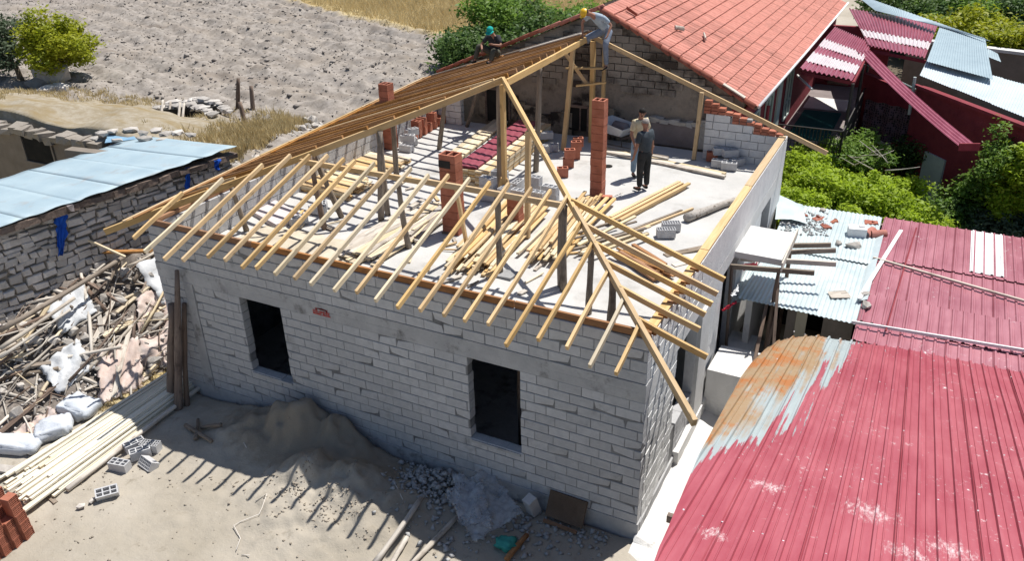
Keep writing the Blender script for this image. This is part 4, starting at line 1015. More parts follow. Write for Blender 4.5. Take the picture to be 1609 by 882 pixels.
# ------------------------------------------------------------------ veranda, awnings, maroon house
def sheetmesh(a, b, c, d, nu, amp, pitch=None, prof='sine', nv=2, sag=0.0):
    """a,b,c,d corners; corrugations run along a->d, counted across a->b"""
    a, b, c, d = map(Vector, (a, b, c, d)); nrm = (b-a).cross(d-a).normalized()
    if nrm.z < 0: nrm = -nrm
    L = (b-a).length; vs = []; us = []
    if prof == 'sine':
        N = max(2, int(L/(pitch or .1))*6); us = [(i/N, amp*math.sin(2*math.pi*6*i/6/6*(1) ) ) for i in range(N+1)]
        us = [(i/N, amp*math.sin(2*math.pi*i/6)) for i in range(N+1)]
    else:
        p = pitch or .25; k = 0; x = 0
        while x < L:
            for o_, h_ in ((0, 0), (.012, 0), (.03, amp), (.058, amp), (.076, 0), (p*.5, 0), (p*.5+.006, amp*.22), (p*.5+.02, amp*.22), (p*.5+.026, 0)):
                if x+o_ < L: us.append(((x+o_)/L, h_))
            x += p
        us.append((1, 0))
    for j in range(nv+1):
        t = j/nv
        for u, h_ in us: vs.append((a.lerp(b, u)).lerp(d.lerp(c, u), t)+nrm*(h_-sag*4*t*(1-t)))
    n = len(us); fs = [(j*n+i, j*n+i+1, (j+1)*n+i+1, (j+1)*n+i) for j in range(nv) for i in range(n-1)]
    m_ = MB(); m_.add(vs, fs); return m_
def sheet(name, a, b, c, d, m, parent, amp=.018, pitch=.08, prof='sine', nv=2, thick=.006, sag=0):
    o = B(sheetmesh(a, b, c, d, 0, amp, pitch, prof, nv, sag), name, m, parent)
    md = o.modifiers.new('t', 'SOLIDIFY'); md.thickness = thick; return o
aw = thing('striped_awning', 'maroon corrugated awning with pale translucent stripes hung from the tiled eave', 'awning', (0, 22, 4.3))
def band(P, Q, Rr, S, cuts, name='awning_sheet'):
    P, Q, Rr, S = map(Vector, (P, Q, Rr, S))
    for i, (t0, t1, mm) in enumerate(cuts):
        dz = Vector((0, 0, .012*(i % 2)))
        sheet(name, P.lerp(S, t0)+dz, Q.lerp(Rr, t0)+dz, Q.lerp(Rr, t1)+dz, P.lerp(S, t1)+dz, mm, aw, .03, .15)
AS, WP = M['awning_sheet'], mat('pale_translucent_sheet', (.52, .44, .46), (.66, .6, .6), 3, .5, .3, .2, 15)
band((-.78, 29.0, 4.42), (2.80, 27.6, 4.3), (2.66, 20.9, 4.25), (.80, 21.6, 4.38), [(0, .62, AS), (.62, .8, WP), (.8, 1, AS)])
band((-.75, 24.6, 4.40), (.86, 22.2, 4.34), (.86, 16.6, 4.30), (-.78, 17.05, 4.42), [(0, .34, AS), (.34, .52, WP), (.52, .66, AS), (.66, .86, WP), (.86, 1, AS)])
beam('rafter', (-.7, 17.1, 4.28), (.9, 16.65, 4.2), .06, .1, M['maroon_wall'], aw); beam('rafter', (.9, 16.7, 4.2), (.85, 22.2, 4.2), .06, .1, M['maroon_wall'], aw); beam('rafter', (.8, 21.6, 4.22), (2.7, 20.9, 4.12), .06, .1, M['maroon_wall'], aw)
st = thing('sloping_strip_roof', 'narrow maroon corrugated strip sloping down from the awning past the maroon wall', 'awning', (2.5, 17.5, 4))
p0, p1 = Vector((.76, 20.5, 4.4)), Vector((4.25, 13.9, 3.45)); sd = Vector((.22, .10, 0))
sheet('roof_sheet', p0-sd, p0+sd, p1+sd, p1-sd, AS, st, .02, .12, nv=8, sag=.1)
beam('edge_trim', p1-sd*1.1, p1+sd*1.1, .05, .2, M['maroon_wall'], st)
vr = thing('veranda', 'dark shaded veranda floor with a teal carpet and black iron railing beside the tiled house', 'veranda', (0, 19, 0))
mb = MB(); mb.box((-.2, 21, 1.0), (2.2, 10, 1.9)); B(mb, 'floor', M['plaster_grey'], vr)
mb = MB(); mb.box((-.35, 19.5, 1.965), (1.3, 3.6, .03)); B(mb, 'carpet', M['teal_floor'], vr)
mb = MB(); mb.box((-.35, 22.4, 1.97), (1.5, 1.6, .03)); B(mb, 'mat', M['concrete_light'], vr)
def rail(p, q_, h_, nb, parent):
    p, q_ = Vector(p), Vector(q_); mb = MB(); mb.tube([p+Vector((0, 0, h_)), q_+Vector((0, 0, h_))], .025, 6); mb.tube([p+Vector((0, 0, .12)), q_+Vector((0, 0, .12))], .018, 6); mb.tube([p+Vector((0, 0, h_*.55)), q_+Vector((0, 0, h_*.55))], .014, 6)
    for i in range(nb+1): c_ = p.lerp(q_, i/nb); mb.tube([c_+Vector((0, 0, .1)), c_+Vector((0, 0, h_))], .012 if i % 6 else .03, 5)
    return B(mb, 'railing', M['dark_metal'], parent)
rail((-1.0, 15.9, 1.95), (.9, 15.9, 1.95), .95, 18, vr); rail((.9, 15.9, 1.95), (.92, 21.5, 1.95), .95, 40, vr)
for (x, y) in ((.9, 16.6), (.9, 19.4), (.86, 22.0)):
    mb = MB(); mb.tube([(x, y, 0), (x, y, 4.2)], .05, 8); B(mb, 'post', M['dark_metal'], vr)
mb = MB(); mb.tube([(-1.05, 13.9, 2.2), (-1.05, 13.9, 4.0)], .05, 8); B(mb, 'post', M['maroon_wall'], vr)
mb = MB(); mb.box((0, 25.6, 3.0), (2.6, .2, 2.6)); B(mb, 'back_wall', M['maroon_wall'], vr)
mb = MB(); mb.box((-.4, 25.45, 3.0), (.8, .08, 2.0)); B(mb, 'door', M['wood_old'], vr)
for i in range(5): beam('stair_tread', (1.3, 19.2-i*.3, 1.7-i*.28), (2.2, 19.2-i*.3, 1.7-i*.28), .28, .05, M['wood_ash'], vr)
tl0, tl1 = atz(1253, 118, 4.0), atz(1276, 140, 3.9); mb = MB(); mb.tube([tl0, tl1], .035, 8)
o = B(mb, 'lamp_tube', M['white_paint']); tag(base_at(o, tl0), 'white lamp tube hanging at a slant under the tiled eave', 'lamp')
# hanging dark patterned rug
rg = MB(); nu, nv = 26, 16; c0, c1 = Vector((1.15, 19.6, 3.0)), Vector((2.9, 18.7, 3.0)); 
vs = [c0.lerp(c1, i/nu)+Vector((.0, .08*math.sin(i*.9)+.03*math.sin(j), -1.25*(j/nv)*(.75+.25*math.sin(math.pi*i/nu)))) for i in range(nu+1) for j in range(nv+1)]
rg.add(vs, [(i*(nv+1)+j, (i+1)*(nv+1)+j, (i+1)*(nv+1)+j+1, i*(nv+1)+j+1) for i in range(nu) for j in range(nv)])
def rugmat():
    m, t, b = _nodes('patterned_rug', .9, .1); v = t.nodes.new('ShaderNodeNewGeometry').outputs['Position']
    vo = t.nodes.new('ShaderNodeTexVoronoi'); vo.inputs['Scale'].default_value = 13; vo.inputs['Randomness'].default_value = .35; t.links.new(v, vo.inputs['Vector'])
    t.links.new(_mixc(t, _ramp(t, vo.outputs['Distance'], .38, .46), (.02, .016, .02), (.13, .085, .1)), b.inputs['Base Color']); return m
tag(base_at(B(rg, 'hanging_rug', rugmat(), None, True), (2, 19.2, 1.7)), 'dark patterned rug hanging in the shade below the awning', 'rug')
# maroon house
mh = thing('maroon_house', 'maroon painted house with pale metal roofs behind the green bushes', 'house', (4, 18, 0))
ma, mb_ = Vector((2.62, 18.7, 0)), Vector((6.6, 13.75, 0)); md_ = (mb_-ma).normalized(); mn = Vector((md_.y, -md_.x, 0)); mq = qdir(md_).to_matrix()
mb = MB(); mb.box((ma+mb_)/2-mn*.15+Vector((0, 0, 1.9)), ((mb_-ma).length, .3, 3.8), mq); B(mb, 'front_wall', M['maroon_wall'], mh)
mb = MB(); c_ = Vector((.9, 21.0, 0)); mb.box((ma+c_)/2+Vector((.1, .6, 1.7)), (3.4, .25, 3.4), qdir(ma-c_).to_matrix()); B(mb, 'recessed_wall', M['maroon_wall'], mh)
dr_ = aty(1482, 262, (ma+md_*2.0).y); pd_ = ma+md_*1.55+mn*.03
mb = MB(); mb.box(pd_+Vector((0, 0, 1.0)), (.95, .06, 2.0), mq); dd_ = B(mb, 'door', M['grey_paint'], mh)
mb = MB(); mb.box(pd_+md_*.36+mn*.05+Vector((0, 0, 1.0)), (.1, .05, .04), mq); B(mb, 'handle', M['dark_metal'], dd_)
rt = Vector((0, 0, 4.0))
P = [atz(1445, 118, 4.05), atz(1620, 188, 3.7), atz(1640, 140, 4.0), atz(1458, 92, 4.3)]
for i in range(3):
    a_, b_ = i/3, (i+1)/3+.01; dz = Vector((0, 0, .014*(i % 2)))
    sheet('roof_sheet', P[0].lerp(P[1], a_)+dz, P[0].lerp(P[1], b_)+dz, P[3].lerp(P[2], b_)+dz, P[3].lerp(P[2], a_)+dz, M['galv_white'], mh, .008, .09)
mb = MB(); mb.box((ma+mb_)/2+mn*.05+Vector((0, 0, 3.82)), ((mb_-ma).length, .12, .1), mq); B(mb, 'fascia', M['maroon_wall'], mh)
Q = [atz(1456, 96, 4.35), atz(1560, 124, 4.2), atz(1548, 60, 4.5), atz(1478, 38, 4.55)]
sheet('roof_sheet', Q[0], Q[1], Q[2], Q[3], M['slate_blue'], mh, .008, .09)
Q = [atz(1375, 16, 4.6), atz(1480, 42, 4.56), atz(1556, 64, 4.55), atz(1340, -12, 4.7)]
sheet('roof_sheet', Q[0], Q[1], Q[2], Q[3], M['slate_blue'], mh, .008, .09)
Q = [atz(1550, 88, 4.1), atz(1573, 97, 4.0), atz(1568, 84, 4.15), atz(1552, 76, 4.2)]
sheet('small_canopy', Q[0], Q[1], Q[2], Q[3], M['slate_blue'], mh, .004, .1)
mb = MB(); mb.tube([ma+Vector((-.05, -.1, 2.9)), ma+Vector((-.1, -.1, 4.1))], .05, 6); mb.tube([Vector((.95, 20.2, 4.0)), ma+Vector((0, 0, 3.7))], .025, 5); B(mb, 'pipe', M['grey_paint'], mh)
# plain wall beyond
yw = thing('yard_wall', 'brown plastered yard wall with a pale capping beyond the blue-grey roof', 'wall', (8, 28, 0))
a_, b_ = atz(1545, 76, 3.0), atz(1660, 90, 3.0); d2 = b_-a_
mb = MB(); mb.box((a_+b_)/2-Vector((0, 0, 1.55)), (d2.length+6, .3, 3.0), qdir(d2).to_matrix()); B(mb, 'plaster_wall', M['plaster_brown'], yw)
mb = MB(); mb.box((a_+b_)/2+Vector((0, 0, .02)), (d2.length+6, .45, .12), qdir(d2).to_matrix()); B(mb, 'capping', M['concrete_light'], yw)
# trees at the top right
tr = [(1405, 8, 3.5, 'leaf_dark'), (1450, 20, 3.5, 'leaf_dark'), (1500, 28, 3.2, 'leaf_mid'), (1520, 45, 2.6, 'leaf_yellow'), (1560, 20, 3.2, 'leaf_dark'), (1600, 30, 2.6, 'leaf_dark'), (1470, -5, 3.5, 'leaf_dark'), (1540, -8, 3.5, 'leaf_dark'), (1605, -5, 3.5, 'leaf_mid')]
tlab = ['dark tree touching the awning at the top edge', 'dark tree behind the blue-grey roof corner', 'mid green tree above the blue-grey roof', 'bright yellow-green tree just above the blue-grey roof', 'dark tree above the plastered yard wall', 'low dark tree at the right frame edge', 'far dark tree at the top edge, left of three', 'far dark tree at the top edge, middle of three', 'far greener tree in the top right corner']
for i, (px, py, zz, mm) in enumerate(tr):
    p = atz(px, py+10, 2.4); p.y += 2.5
    tree('garden_tree', (p.x, p.y, 0), (p.x, p.y, zz*.55), (2.4, 2.2, 1.6), 26, .45, .95, 8000, .12, M[mm], tlab[i], seed=60+i, trunk=.16, group='trees at the top right')
for i, px in enumerate((1568, 1592, 1618)):
    p = atz(px, 72, 3.1)+Vector((0, .8, 0)); tree('wall_shrub', (p.x, p.y, 0), (p.x, p.y, 2.9), (.9, .7, .5), 12, .25, .45, 4000, .09, M['leaf_yellow'], ('left', 'middle', 'right')[i]+' of the three bright shrubs showing over the yard wall', 'shrub', 80+i, .06, 'bright shrubs over the yard wall')
# bushes in the yard between house and maroon wall
sp = [(1260, 300, 1.9, 1.15, 'leaf_lime', 'bright lime bush against the right wall of the new house'), (1300, 285, 2.1, 1.2, 'leaf_lime', 'large lime-green bush in the middle of the yard thicket'), (1345, 315, 1.8, 1.25, 'leaf_lime', 'lime-green bush hanging over the maroon sheets'), (1400, 325, 1.7, 1.15, 'leaf_lime', 'lime-green bush at the top of the maroon lean-to roof'),
      (1310, 235, 2.2, 1.0, 'leaf_mid', 'mid green vine with bare twigs below the rug'), (1360, 230, 2.2, 1.0, 'leaf_mid', 'leafy green vine in front of the maroon wall'), (1430, 230, 1.9, .8, 'leaf_dark', 'dark shrub in front of the maroon wall, left of the pale door'), (1460, 330, 1.5, 1.0, 'leaf_mid', 'green shrub right of the lime bushes'),
      (1522, 300, 1.7, .7, 'leaf_mid', 'shrub right of the pale door'), (1530, 335, 1.4, 1.0, 'leaf_dark', 'dark low shrub behind the white roof sheets'), (1590, 340, 1.6, 1.1, 'leaf_olive', 'grey-green shrub at the right edge by the lean-to roof'), (1578, 228, 3.3, .8, 'leaf_mid', 'broad-leaved fig-like tree at the right edge'), (1612, 250, 3.1, .75, 'leaf_lime', 'bright tree cut by the right frame edge'), (1235, 280, 1.2, .6, 'leaf_dark', 'dark shrub in the corner behind the parapet end'), (1255, 262, 2.0, .95, 'leaf_lime', 'bright lime bush nearest the veranda railing'), (1285, 245, 2.1, 1.0, 'leaf_lime', 'lime-green bush in front of the veranda railing'), (1345, 285, 2.1, 1.15, 'leaf_lime', 'bright lime bush in the centre of the thicket'), (1400, 285, 1.9, 1.05, 'leaf_lime', 'lime-green bush right of the thicket centre'), (1445, 345, 1.5, .9, 'leaf_lime', 'lime-green bush leaning over the maroon lean-to roof edge'), (1265, 325, 1.8, .85, 'leaf_lime', 'low lime-green bush beside the bent tin sheet')]
for i, (px, py, zz, rr_, mm, lab) in enumerate(sp):
    p = atz(px, py, zz)
    tree('yard_bush', (p.x, p.y+.1, 0), (p.x, p.y, zz*.78), (rr_*.95, rr_*.9, zz*.36), 44, .13, .36, 10500 if mm == 'leaf_lime' else 5200, .062, M[mm], lab, 'bush', 100+i, .05, 'bushes and vines in the yard behind')
vt = thing('dead_branches', 'bare pale twigs sticking out of the green vine below the rug', 'branches', tuple(atz(1370, 250, 2.4)))
for i in range(11):
    a_ = atz(random.uniform(1330, 1400), random.uniform(238, 268), 2.35); b_ = a_+Vector((random.uniform(-.9, .9), random.uniform(-.6, .2), random.uniform(.1, .5))); log('branch', a_, b_, .02, .008, M['wood_ash'], vt, bow=.1, n=5, seg=4)
# ------------------------------------------------------------------ right-hand sheds
big = thing('red_roofed_shed', 'long shed roofed with red painted trapezoid sheets, rusted and peeled along its left edge', 'shed', (5, -1, 0))
def rz(y): return 2.30+.268*(4.5-y)
def yend(x):
    pts = [(1.22, 2.3), (1.34, 3.1), (1.5, 3.62), (1.7, 4.0), (1.9, 4.25), (2.08, 4.42), (20, 4.5)]
    for (a, b), (c, d) in zip(pts, pts[1:]):
        if x <= c: return b+(d-b)*max(0, (x-a)/(c-a))
    return 4.45
pitch = .2
def prof_h(x):
    u = (x/pitch) % 1*pitch
    if u < .012 or u > .062: h = 0
    else: h = .042
    if .012 <= u < .022: h = .042*(u-.012)/.010
    if .052 < u <= .062: h = .042*(.062-u)/.010
    return h
x = 1.24; i = 0
while x < 12.5:
    x1_ = x+.8; us = []
    k = math.floor(x/pitch)*pitch
    base = [x]
    kk = k
    while kk < x1_+.05:
        for o_ in (0, .012, .022, .052, .062, .11, .116, .126, .132): 
            if x < kk+o_ < x1_: base.append(kk+o_)
        kk += pitch
    base.append(x1_+.02); ny = 26; vs = []; fs = []
    for j in range(ny+1):
        for u in base:
            ye = yend(u)+(.015*math.sin(u*40)); y = -8.5+(ye+8.5)*(j/ny)**.8
            edge = max(0, 1-(u-1.24)/.35) if u < 1.6 else 0
            u = max(u, 1.27+.045*max(0, .8-y)+.008*max(0, -1-y)**2)
            jag = .03*math.sin(y*5.1)+.02*math.sin(y*13.7) if u == base[0] and i == 0 else 0
            um = (u/pitch) % 1*pitch; mn_ = .011 if .112 < um < .13 else 0
            bend = -.10*max(0, (y-(ye-1.1))/1.1)**2*(1 if u < 2.3 else max(0, 1-(u-2.3)/1.2))-.06*edge*edge
            vs.append((u+jag, y, rz(y)+prof_h(u)+mn_+.004*(i % 2)+bend+.006*math.sin(y*2.1+i)))
    n = len(base)
    for j in range(ny):
        for a in range(n-1): fs.append((j*n+a, j*n+a+1, (j+1)*n+a+1, (j+1)*n+a))
    m_ = MB(); m_.add(vs, fs); o = B(m_, 'roof_sheet', M['red_sheet'], big); md = o.modifiers.new('t', 'SOLIDIFY'); md.thickness = .004
    x = x1_; i += 1
sc_ = MB()
for yy in (3.9, 1.95, .0, -1.95, -3.9, -5.8):
    kx = 7
    while kx*.2+.037 < 12: 
        xs_ = kx*.2+.037
        if xs_ > 1.6: sc_.tube([(xs_, yy+random.uniform(-.02, .02), rz(yy)+.02), (xs_, yy, rz(yy)+.042)], .011, 6)
        kx += 1 if random.random() < .7 else 2
tag(B(sc_, 'screw', M['barrow'], big), kind='stuff')
for yy in (4.1, 2.0, 0, -2.0, -4.0): beam('purlin', (1.5, yy, rz(yy)-.06-(.2 if yy > 4 else 0)), (12.5, yy, rz(yy)-.06), .06, .09, M['wood_old'], big)
for (xx, yy) in ((1.75, 3.6), (1.75, .6), (1.75, -2.4), (5, 4.1), (8.5, 4.1)): beam('post', (xx, yy, 0), (xx, yy, rz(yy)-.12), .1, .1, M['wood_old'], big, up=(0, 1, 0))
mb = MB(); mb.box((2.1, -1.0, 1.2), (.18, 9.0, 2.4)); mb.box((7, 4.0, .85), (9.5, .15, 1.7)); B(mb, 'mud_wall', M['plaster_brown'], big)
# the lower maroon lean-to
low = thing('lean_to_shed', 'low lean-to roofed with faded maroon trapezoid sheets and one narrow white one', 'shed', (5, 8.5, 0))
def lz(y): return 1.98+.012*(y-5.5)
def ysplit(x): return 8.95-.02*(x-2.6)
for i in range(9):
    xa = 2.62+i*.82; xb = xa+.84
    for (ya, yb, dz) in ((4.98+.05*(i % 3 == 1), 8.98, 0), (8.85, 11.45, .03)):
        mm = M['maroon_sheet']
        pass
        if i == 2 and ya > 8: mm = M['maroon_sheet']
        sheet('roof_sheet', (xa, ya-.03*i*(ya < 6), lz(ya)+dz+.004*(i % 2)), (xb, ya-.03*(i+1)*(ya < 6), lz(ya)+dz+.004*(i % 2)), (xb, yb, lz(yb)+dz), (xa, yb, lz(yb)+dz), mm, low, .026, .2, 'trap', nv=6)
sheet('white_sheet', (4.62, 8.98, lz(9)+.045), (5.35, 8.98, lz(9)+.045), (5.35, 11.4, lz(11)+.05), (4.62, 11.4, lz(11)+.05), M['white_paint'], low, .026, .2, 'trap', nv=6)
# ragged second overlap near the front
for i in range(6):
    xa = 2.66+i*.83; ya = 5.75-.03*i
    sheet('roof_sheet', (xa, ya, lz(ya)+.028), (xa+.8, ya-.02, lz(ya)+.028), (xa+.8, 7.0, lz(7)+.03), (xa, 7.0, lz(7)+.03), M['maroon_sheet'], low, .026, .2, 'trap', nv=4)
def on(px, py, z=2.03): return atz(px, py, z)
for (a, b, w_, h_, mm) in (((1372, 405), (1640, 482), .05, .05, 'wood_ash'), ((1338, 506), (1640, 556), .035, .06, 'white_paint'), ((1416, 362), (1350, 470), .085, .03, 'white_paint'), ((1440, 358), (1392, 520), .03, .02, 'maroon_wall')):
    beam('batten', on(*a, 2.09), on(*b, 2.09), w_, h_, M[mm], low, bow=.01, seg=3)
for c_, s_ in (((6, 11.4, .95), (7, .15, 1.9)), ((6.2, 5.3, .85), (6.6, .12, 1.7)), ((2.66, 8.6, .95), (.12, 5.1, 1.85))): mb = MB(); mb.box(c_, s_); B(mb, 'wall', M['plaster_brown'], low)
# pale corrugated shed roof between
grn = thing('corrugated_shed', 'small shed with a pale green-grey corrugated roof littered with rubble beside the new wall', 'shed', (1.4, 8.5, 0))
def gzz(y): return 1.96+.012*(y-5.5)
for i in range(3):
    xa = .30+i*.76; xb = xa+.79
    for (ya, yb, dz) in ((5.78-.05*i, 8.7+.08*i, 0), (8.55, 11.5, .03)):
        sheet('roof_sheet', (xa-.12*(ya < 6)*(i == 0), ya, gzz(ya)+dz+.005*i), (xb, ya-.03, gzz(ya)+dz+.005*i), (xb-.05*(yb > 11), yb, gzz(yb)+dz), (xa-.1*(yb > 11), yb, gzz(yb)+dz), M['galv'], grn, .012, .09, nv=3)
sheet('roof_sheet', (2.55, 6.6, 2.02), (2.72, 6.6, 2.10), (2.7, 10.4, 2.12), (2.52, 10.4, 2.04), M['galv'], grn, .004, .2, nv=2)
sheet('roof_sheet', (.02, 5.75, 1.75), (.42, 5.85, 1.98), (.4, 7.6, 2.0), (-.0, 7.6, 1.8), M['galv'], grn, .012, .09, nv=2)
for c_, s_ in (((1.4, 11.6, 1.0), (2.3, .12, 1.95)), ((1.35, 6.2, 1.0), (.28, .1, 1.9)), ((2.25, 6.25, .9), (.6, .1, 1.8))): mb = MB(); mb.box(c_, s_); B(mb, 'wall', M['plaster_brown'], grn)
mb = MB(); mb.box((1.52, 6.12, 1.0), (.22, .06, 1.8)); B(mb, 'door_panel', mat('beige_panel', (.42, .38, .28), (.5, .46, .35), 2), grn)
mb = MB(); mb.box((.42, 6.9, .95), (.14, 1.9, 1.9), jit=.01); B(mb, 'wing_wall', M['concrete_light'], grn)
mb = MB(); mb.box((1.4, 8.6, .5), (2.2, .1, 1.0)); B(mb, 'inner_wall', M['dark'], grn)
for i, (a, b, w_) in enumerate((((1205, 478, 1.9), (1165, 665, .3), .07), ((1222, 480, 1.95), (1196, 590, .5), .05), ((1150, 418, 2.8), (1140, 560, .6), .05))):
    p = atz(a[0], a[1], a[2]); q_ = atz(b[0], b[1], b[2]); beam('prop', q_, p, w_, w_, M['wood_old'], grn)
# bent sheet and rubble on that roof
mb = MB(); nu = 8; c = [on(1218, 345, 2.12), on(1268, 352, 2.1), on(1262, 318, 2.35), on(1222, 308, 2.2)]; vs = []
for i in range(nu+1):
    for j in range(5):
        p = c[0].lerp(c[1], i/nu).lerp(c[3].lerp(c[2], i/nu), j/4); vs.append((p.x, p.y+.02*random.uniform(-1, 1), p.z+.06*math.sin(i/nu*3.1+j*.5)))
mb.add(vs, [(i*5+j, (i+1)*5+j, (i+1)*5+j+1, i*5+j+1) for i in range(nu) for j in range(4)]); o = B(mb, 'bent_sheet', M['galv'], None, True); tag(o, 'bent loose grey tin sheet lying where the shed roof meets the wall', 'metal sheet')
def litter(name, px, py, z, size, m, label, cat, rot=0, jit=.02, group=None, tilt=0):
    p = atz(px, py, z); mb = MB(); mb.box((0, 0, size[2]/2), size, jit=jit); mb.box((size[0]*.25, size[1]*.2, size[2]*.9), (size[0]*.3, size[1]*.4, size[2]*.4), jit=jit)
    q_ = Quaternion((0, 0, 1), rot) @ Quaternion((1, 0, 0), tilt); return tag(link(name, mb.mesh(name, m), None, p, q_), label, cat, group)
litter('foam_block', 1345, 372, 2.0, (.42, .3, .26), M['white_paint'], 'white square block sitting on the pale corrugated roof', 'block', .2, .004)
for px, py, s, r_, lab in ((1258, 340, .3, .4, 'curved clay tile shard near the bent tin sheet'), (1285, 345, .32, 1.3, 'clay tile shard in the middle of the upper shed roof'), (1298, 358, .3, 2.1, 'dark broken tile beside the middle shard'), (1310, 350, .22, .9, 'small brick bit left of the white block'), (1368, 352, .34, .2, 'dark red broken tile right of the white block')):
    litter('tile_shard', px, py, 2.03, (s, s*.55, .06), M['tile_dark'] if s > .25 else M['clay'], lab, 'tile shard', r_, .03)
for px, py, r_, lab in ((1318, 382, .16, 'dark stone below left of the white block'), (1342, 386, .26, 'grey rounded stone in front of the white block'), (1358, 462, .16, 'small stone where the pale and maroon roofs meet'), (1362, 480, .2, 'pale rag-like stone on the edge of the maroon roof'), (1293, 330, .15, 'stone on the far shed roof edge')):
    p = atz(px, py, 2.08); o = link('stone', rk[random.randrange(6)], None, p, Quaternion((0, 0, 1), px)); o.scale = (r_*1.6,)*3; tag(o, lab, 'stone')
litter('wood_scrap', 1318, 464, 2.0, (.42, .26, .03), M['wood_ash'], 'pale splintered board lying on the lower corrugated sheets', 'board', .5, .03)
rt_ = thing('roof_tile_pair', 'two orange ridge tiles leaning together at the corner of the maroon lean-to roof', 'roof tiles', tuple(atz(1372, 372, 2.05)))
for k, (px, py, a_) in enumerate(((1366, 366, 1.2), (1380, 368, .5))):
    mb = MB(); vs = []; n = 8
    for j in (0, 1):
        for i in range(n+1): an = math.pi*i/n; vs.append((j*.38-.19, .11*math.cos(an), .10*math.sin(an)))
    mb.add(vs, [(i, i+1, n+2+i, n+1+i) for i in range(n)]); o = link('tile', mb.mesh('tile', M['tile']), rt_, atz(px, py, 2.1), Quaternion((0, 0, 1), a_) @ Quaternion((1, 0, 0), .5)); md = o.modifiers.new('t', 'SOLIDIFY'); md.thickness = .015
tag(scatter_rocks('roof_rubble', np.array([tuple(atz(random.uniform(1225, 1300), random.uniform(335, 372), 2.03))[:2] for _ in range(170)]), np.full(170, 2.06), np.random.default_rng(3).uniform(.02, .075, 170), M['rubble'], seed=9), 'grey plaster rubble scattered on the far end of the corrugated roof', 'rubble', None, 'stuff')

# entrance canopy, landing
cp = thing('entrance_canopy', 'fresh concrete canopy slab over the side door with its formwork boards still on', 'canopy', (.5, 6.6, 2.85))
mb = MB(); mb.box((.49, 6.62, 2.93), (.98, 1.52, .14), jit=.008); B(mb, 'slab', M['concrete_light'], cp)
beam('formwork_board', (1.02, 5.65, 2.93), (1.0, 7.55, 2.94), .03, .2, M['wood_ash'], cp); 
for (y, a, b, mm) in ((5.72, -.02, 1.65, 'wood_grey'), (6.2, .1, 2.0, 'wood_ash'), (6.9, .9, 1.9, 'wood_grey'), (7.3, .95, 1.75, 'wood_grey')):
    beam('formwork_beam', (a, y-.15, 2.78), (b, y+.12, 2.86+random.uniform(-.05, .05)), .06, .1, M[mm], cp)
log('prop', (.9, 5.95, .0), (.95, 5.9, 2.75), .05, .04, M['wood_old'], cp); log('prop', (.95, 7.2, .0), (.95, 7.2, 2.75), .05, .04, M['wood_old'], cp); beam('prop', (1.35, 4.4, .0), (.95, 6.0, 2.4), .06, .06, M['wood_old'], cp)
mb = MB(); mb.box((.53, 4.6, .54), (.92, 1.1, 1.1), jit=.02); mb.box((1.12, 4.3, .42), (.3, .5, .85), jit=.02); mb.box((.35, 5.75, .4), (.6, 1.2, .8), jit=.02); o = B(mb, 'door_landing', M['cement_dust']); tag(base_at(o, (.5, 4.6, 0)), 'rough white concrete landing outside the side door', 'landing')
def cloth(name, c, m, label, cat, amp=.05, n=10, seed=0, parent=None, base=None, sol=.01):
    rr_ = random.Random(seed); c = [Vector(p) for p in c]; vs = []; nrm = (c[1]-c[0]).cross(c[3]-c[0]).normalized(); ph = [rr_.uniform(0, 6) for _ in range(6)]
    for i in range(n+1):
        for j in range(n+1):
            u, v = i/n, j/n; p = c[0].lerp(c[1], u).lerp(c[3].lerp(c[2], u), v)
            h_ = abs(math.sin(u*9+ph[0]+2*math.sin(v*3+ph[1])))*1.4-.7+.6*math.sin(v*11+ph[2]+u*5)+.5*abs(math.sin((u+v)*14+ph[3]))+.35*abs(math.sin((u-1.3*v)*23+ph[4]))
            e = (.035 if i in (0, n) or j in (0, n) else .008)
            vs.append(p+nrm*(h_*amp)+Vector((rr_.uniform(-e, e), rr_.uniform(-e, e), rr_.uniform(-e, e)*.6)))
    mb = MB(); mb.add(vs, [(i*(n+1)+j, (i+1)*(n+1)+j, (i+1)*(n+1)+j+1, i*(n+1)+j+1) for i in range(n) for j in range(n)])
    o = B(mb, name, m, parent, True); md = o.modifiers.new('t', 'SOLIDIFY'); md.thickness = sol
    if parent is None: tag(base_at(o, base or c[0]), label, cat)
    return o
cloth('red_rag', [atx(1168, 415, .25), atx(1192, 412, .3), atx(1188, 424, .3), atx(1170, 425, .25)], M['red_cloth'], 'bright red rag hanging under the concrete canopy', 'cloth', .02, 6, 1)
cloth('red_rag', [atx(1136, 490, .15), atx(1160, 474, .2), atx(1150, 482, .2), atx(1138, 488, .12)], M['red_cloth'], 'dark red rag lying by the jamb of the side door', 'cloth', .03, 6, 2)
cloth('pale_rag', [atx(1150, 462, .2), atx(1160, 444, .2), atx(1160, 456, .3), atx(1150, 466, .3)], M['tarp_white'], 'small pale rag hanging beside the side door', 'cloth', .02, 6, 3)

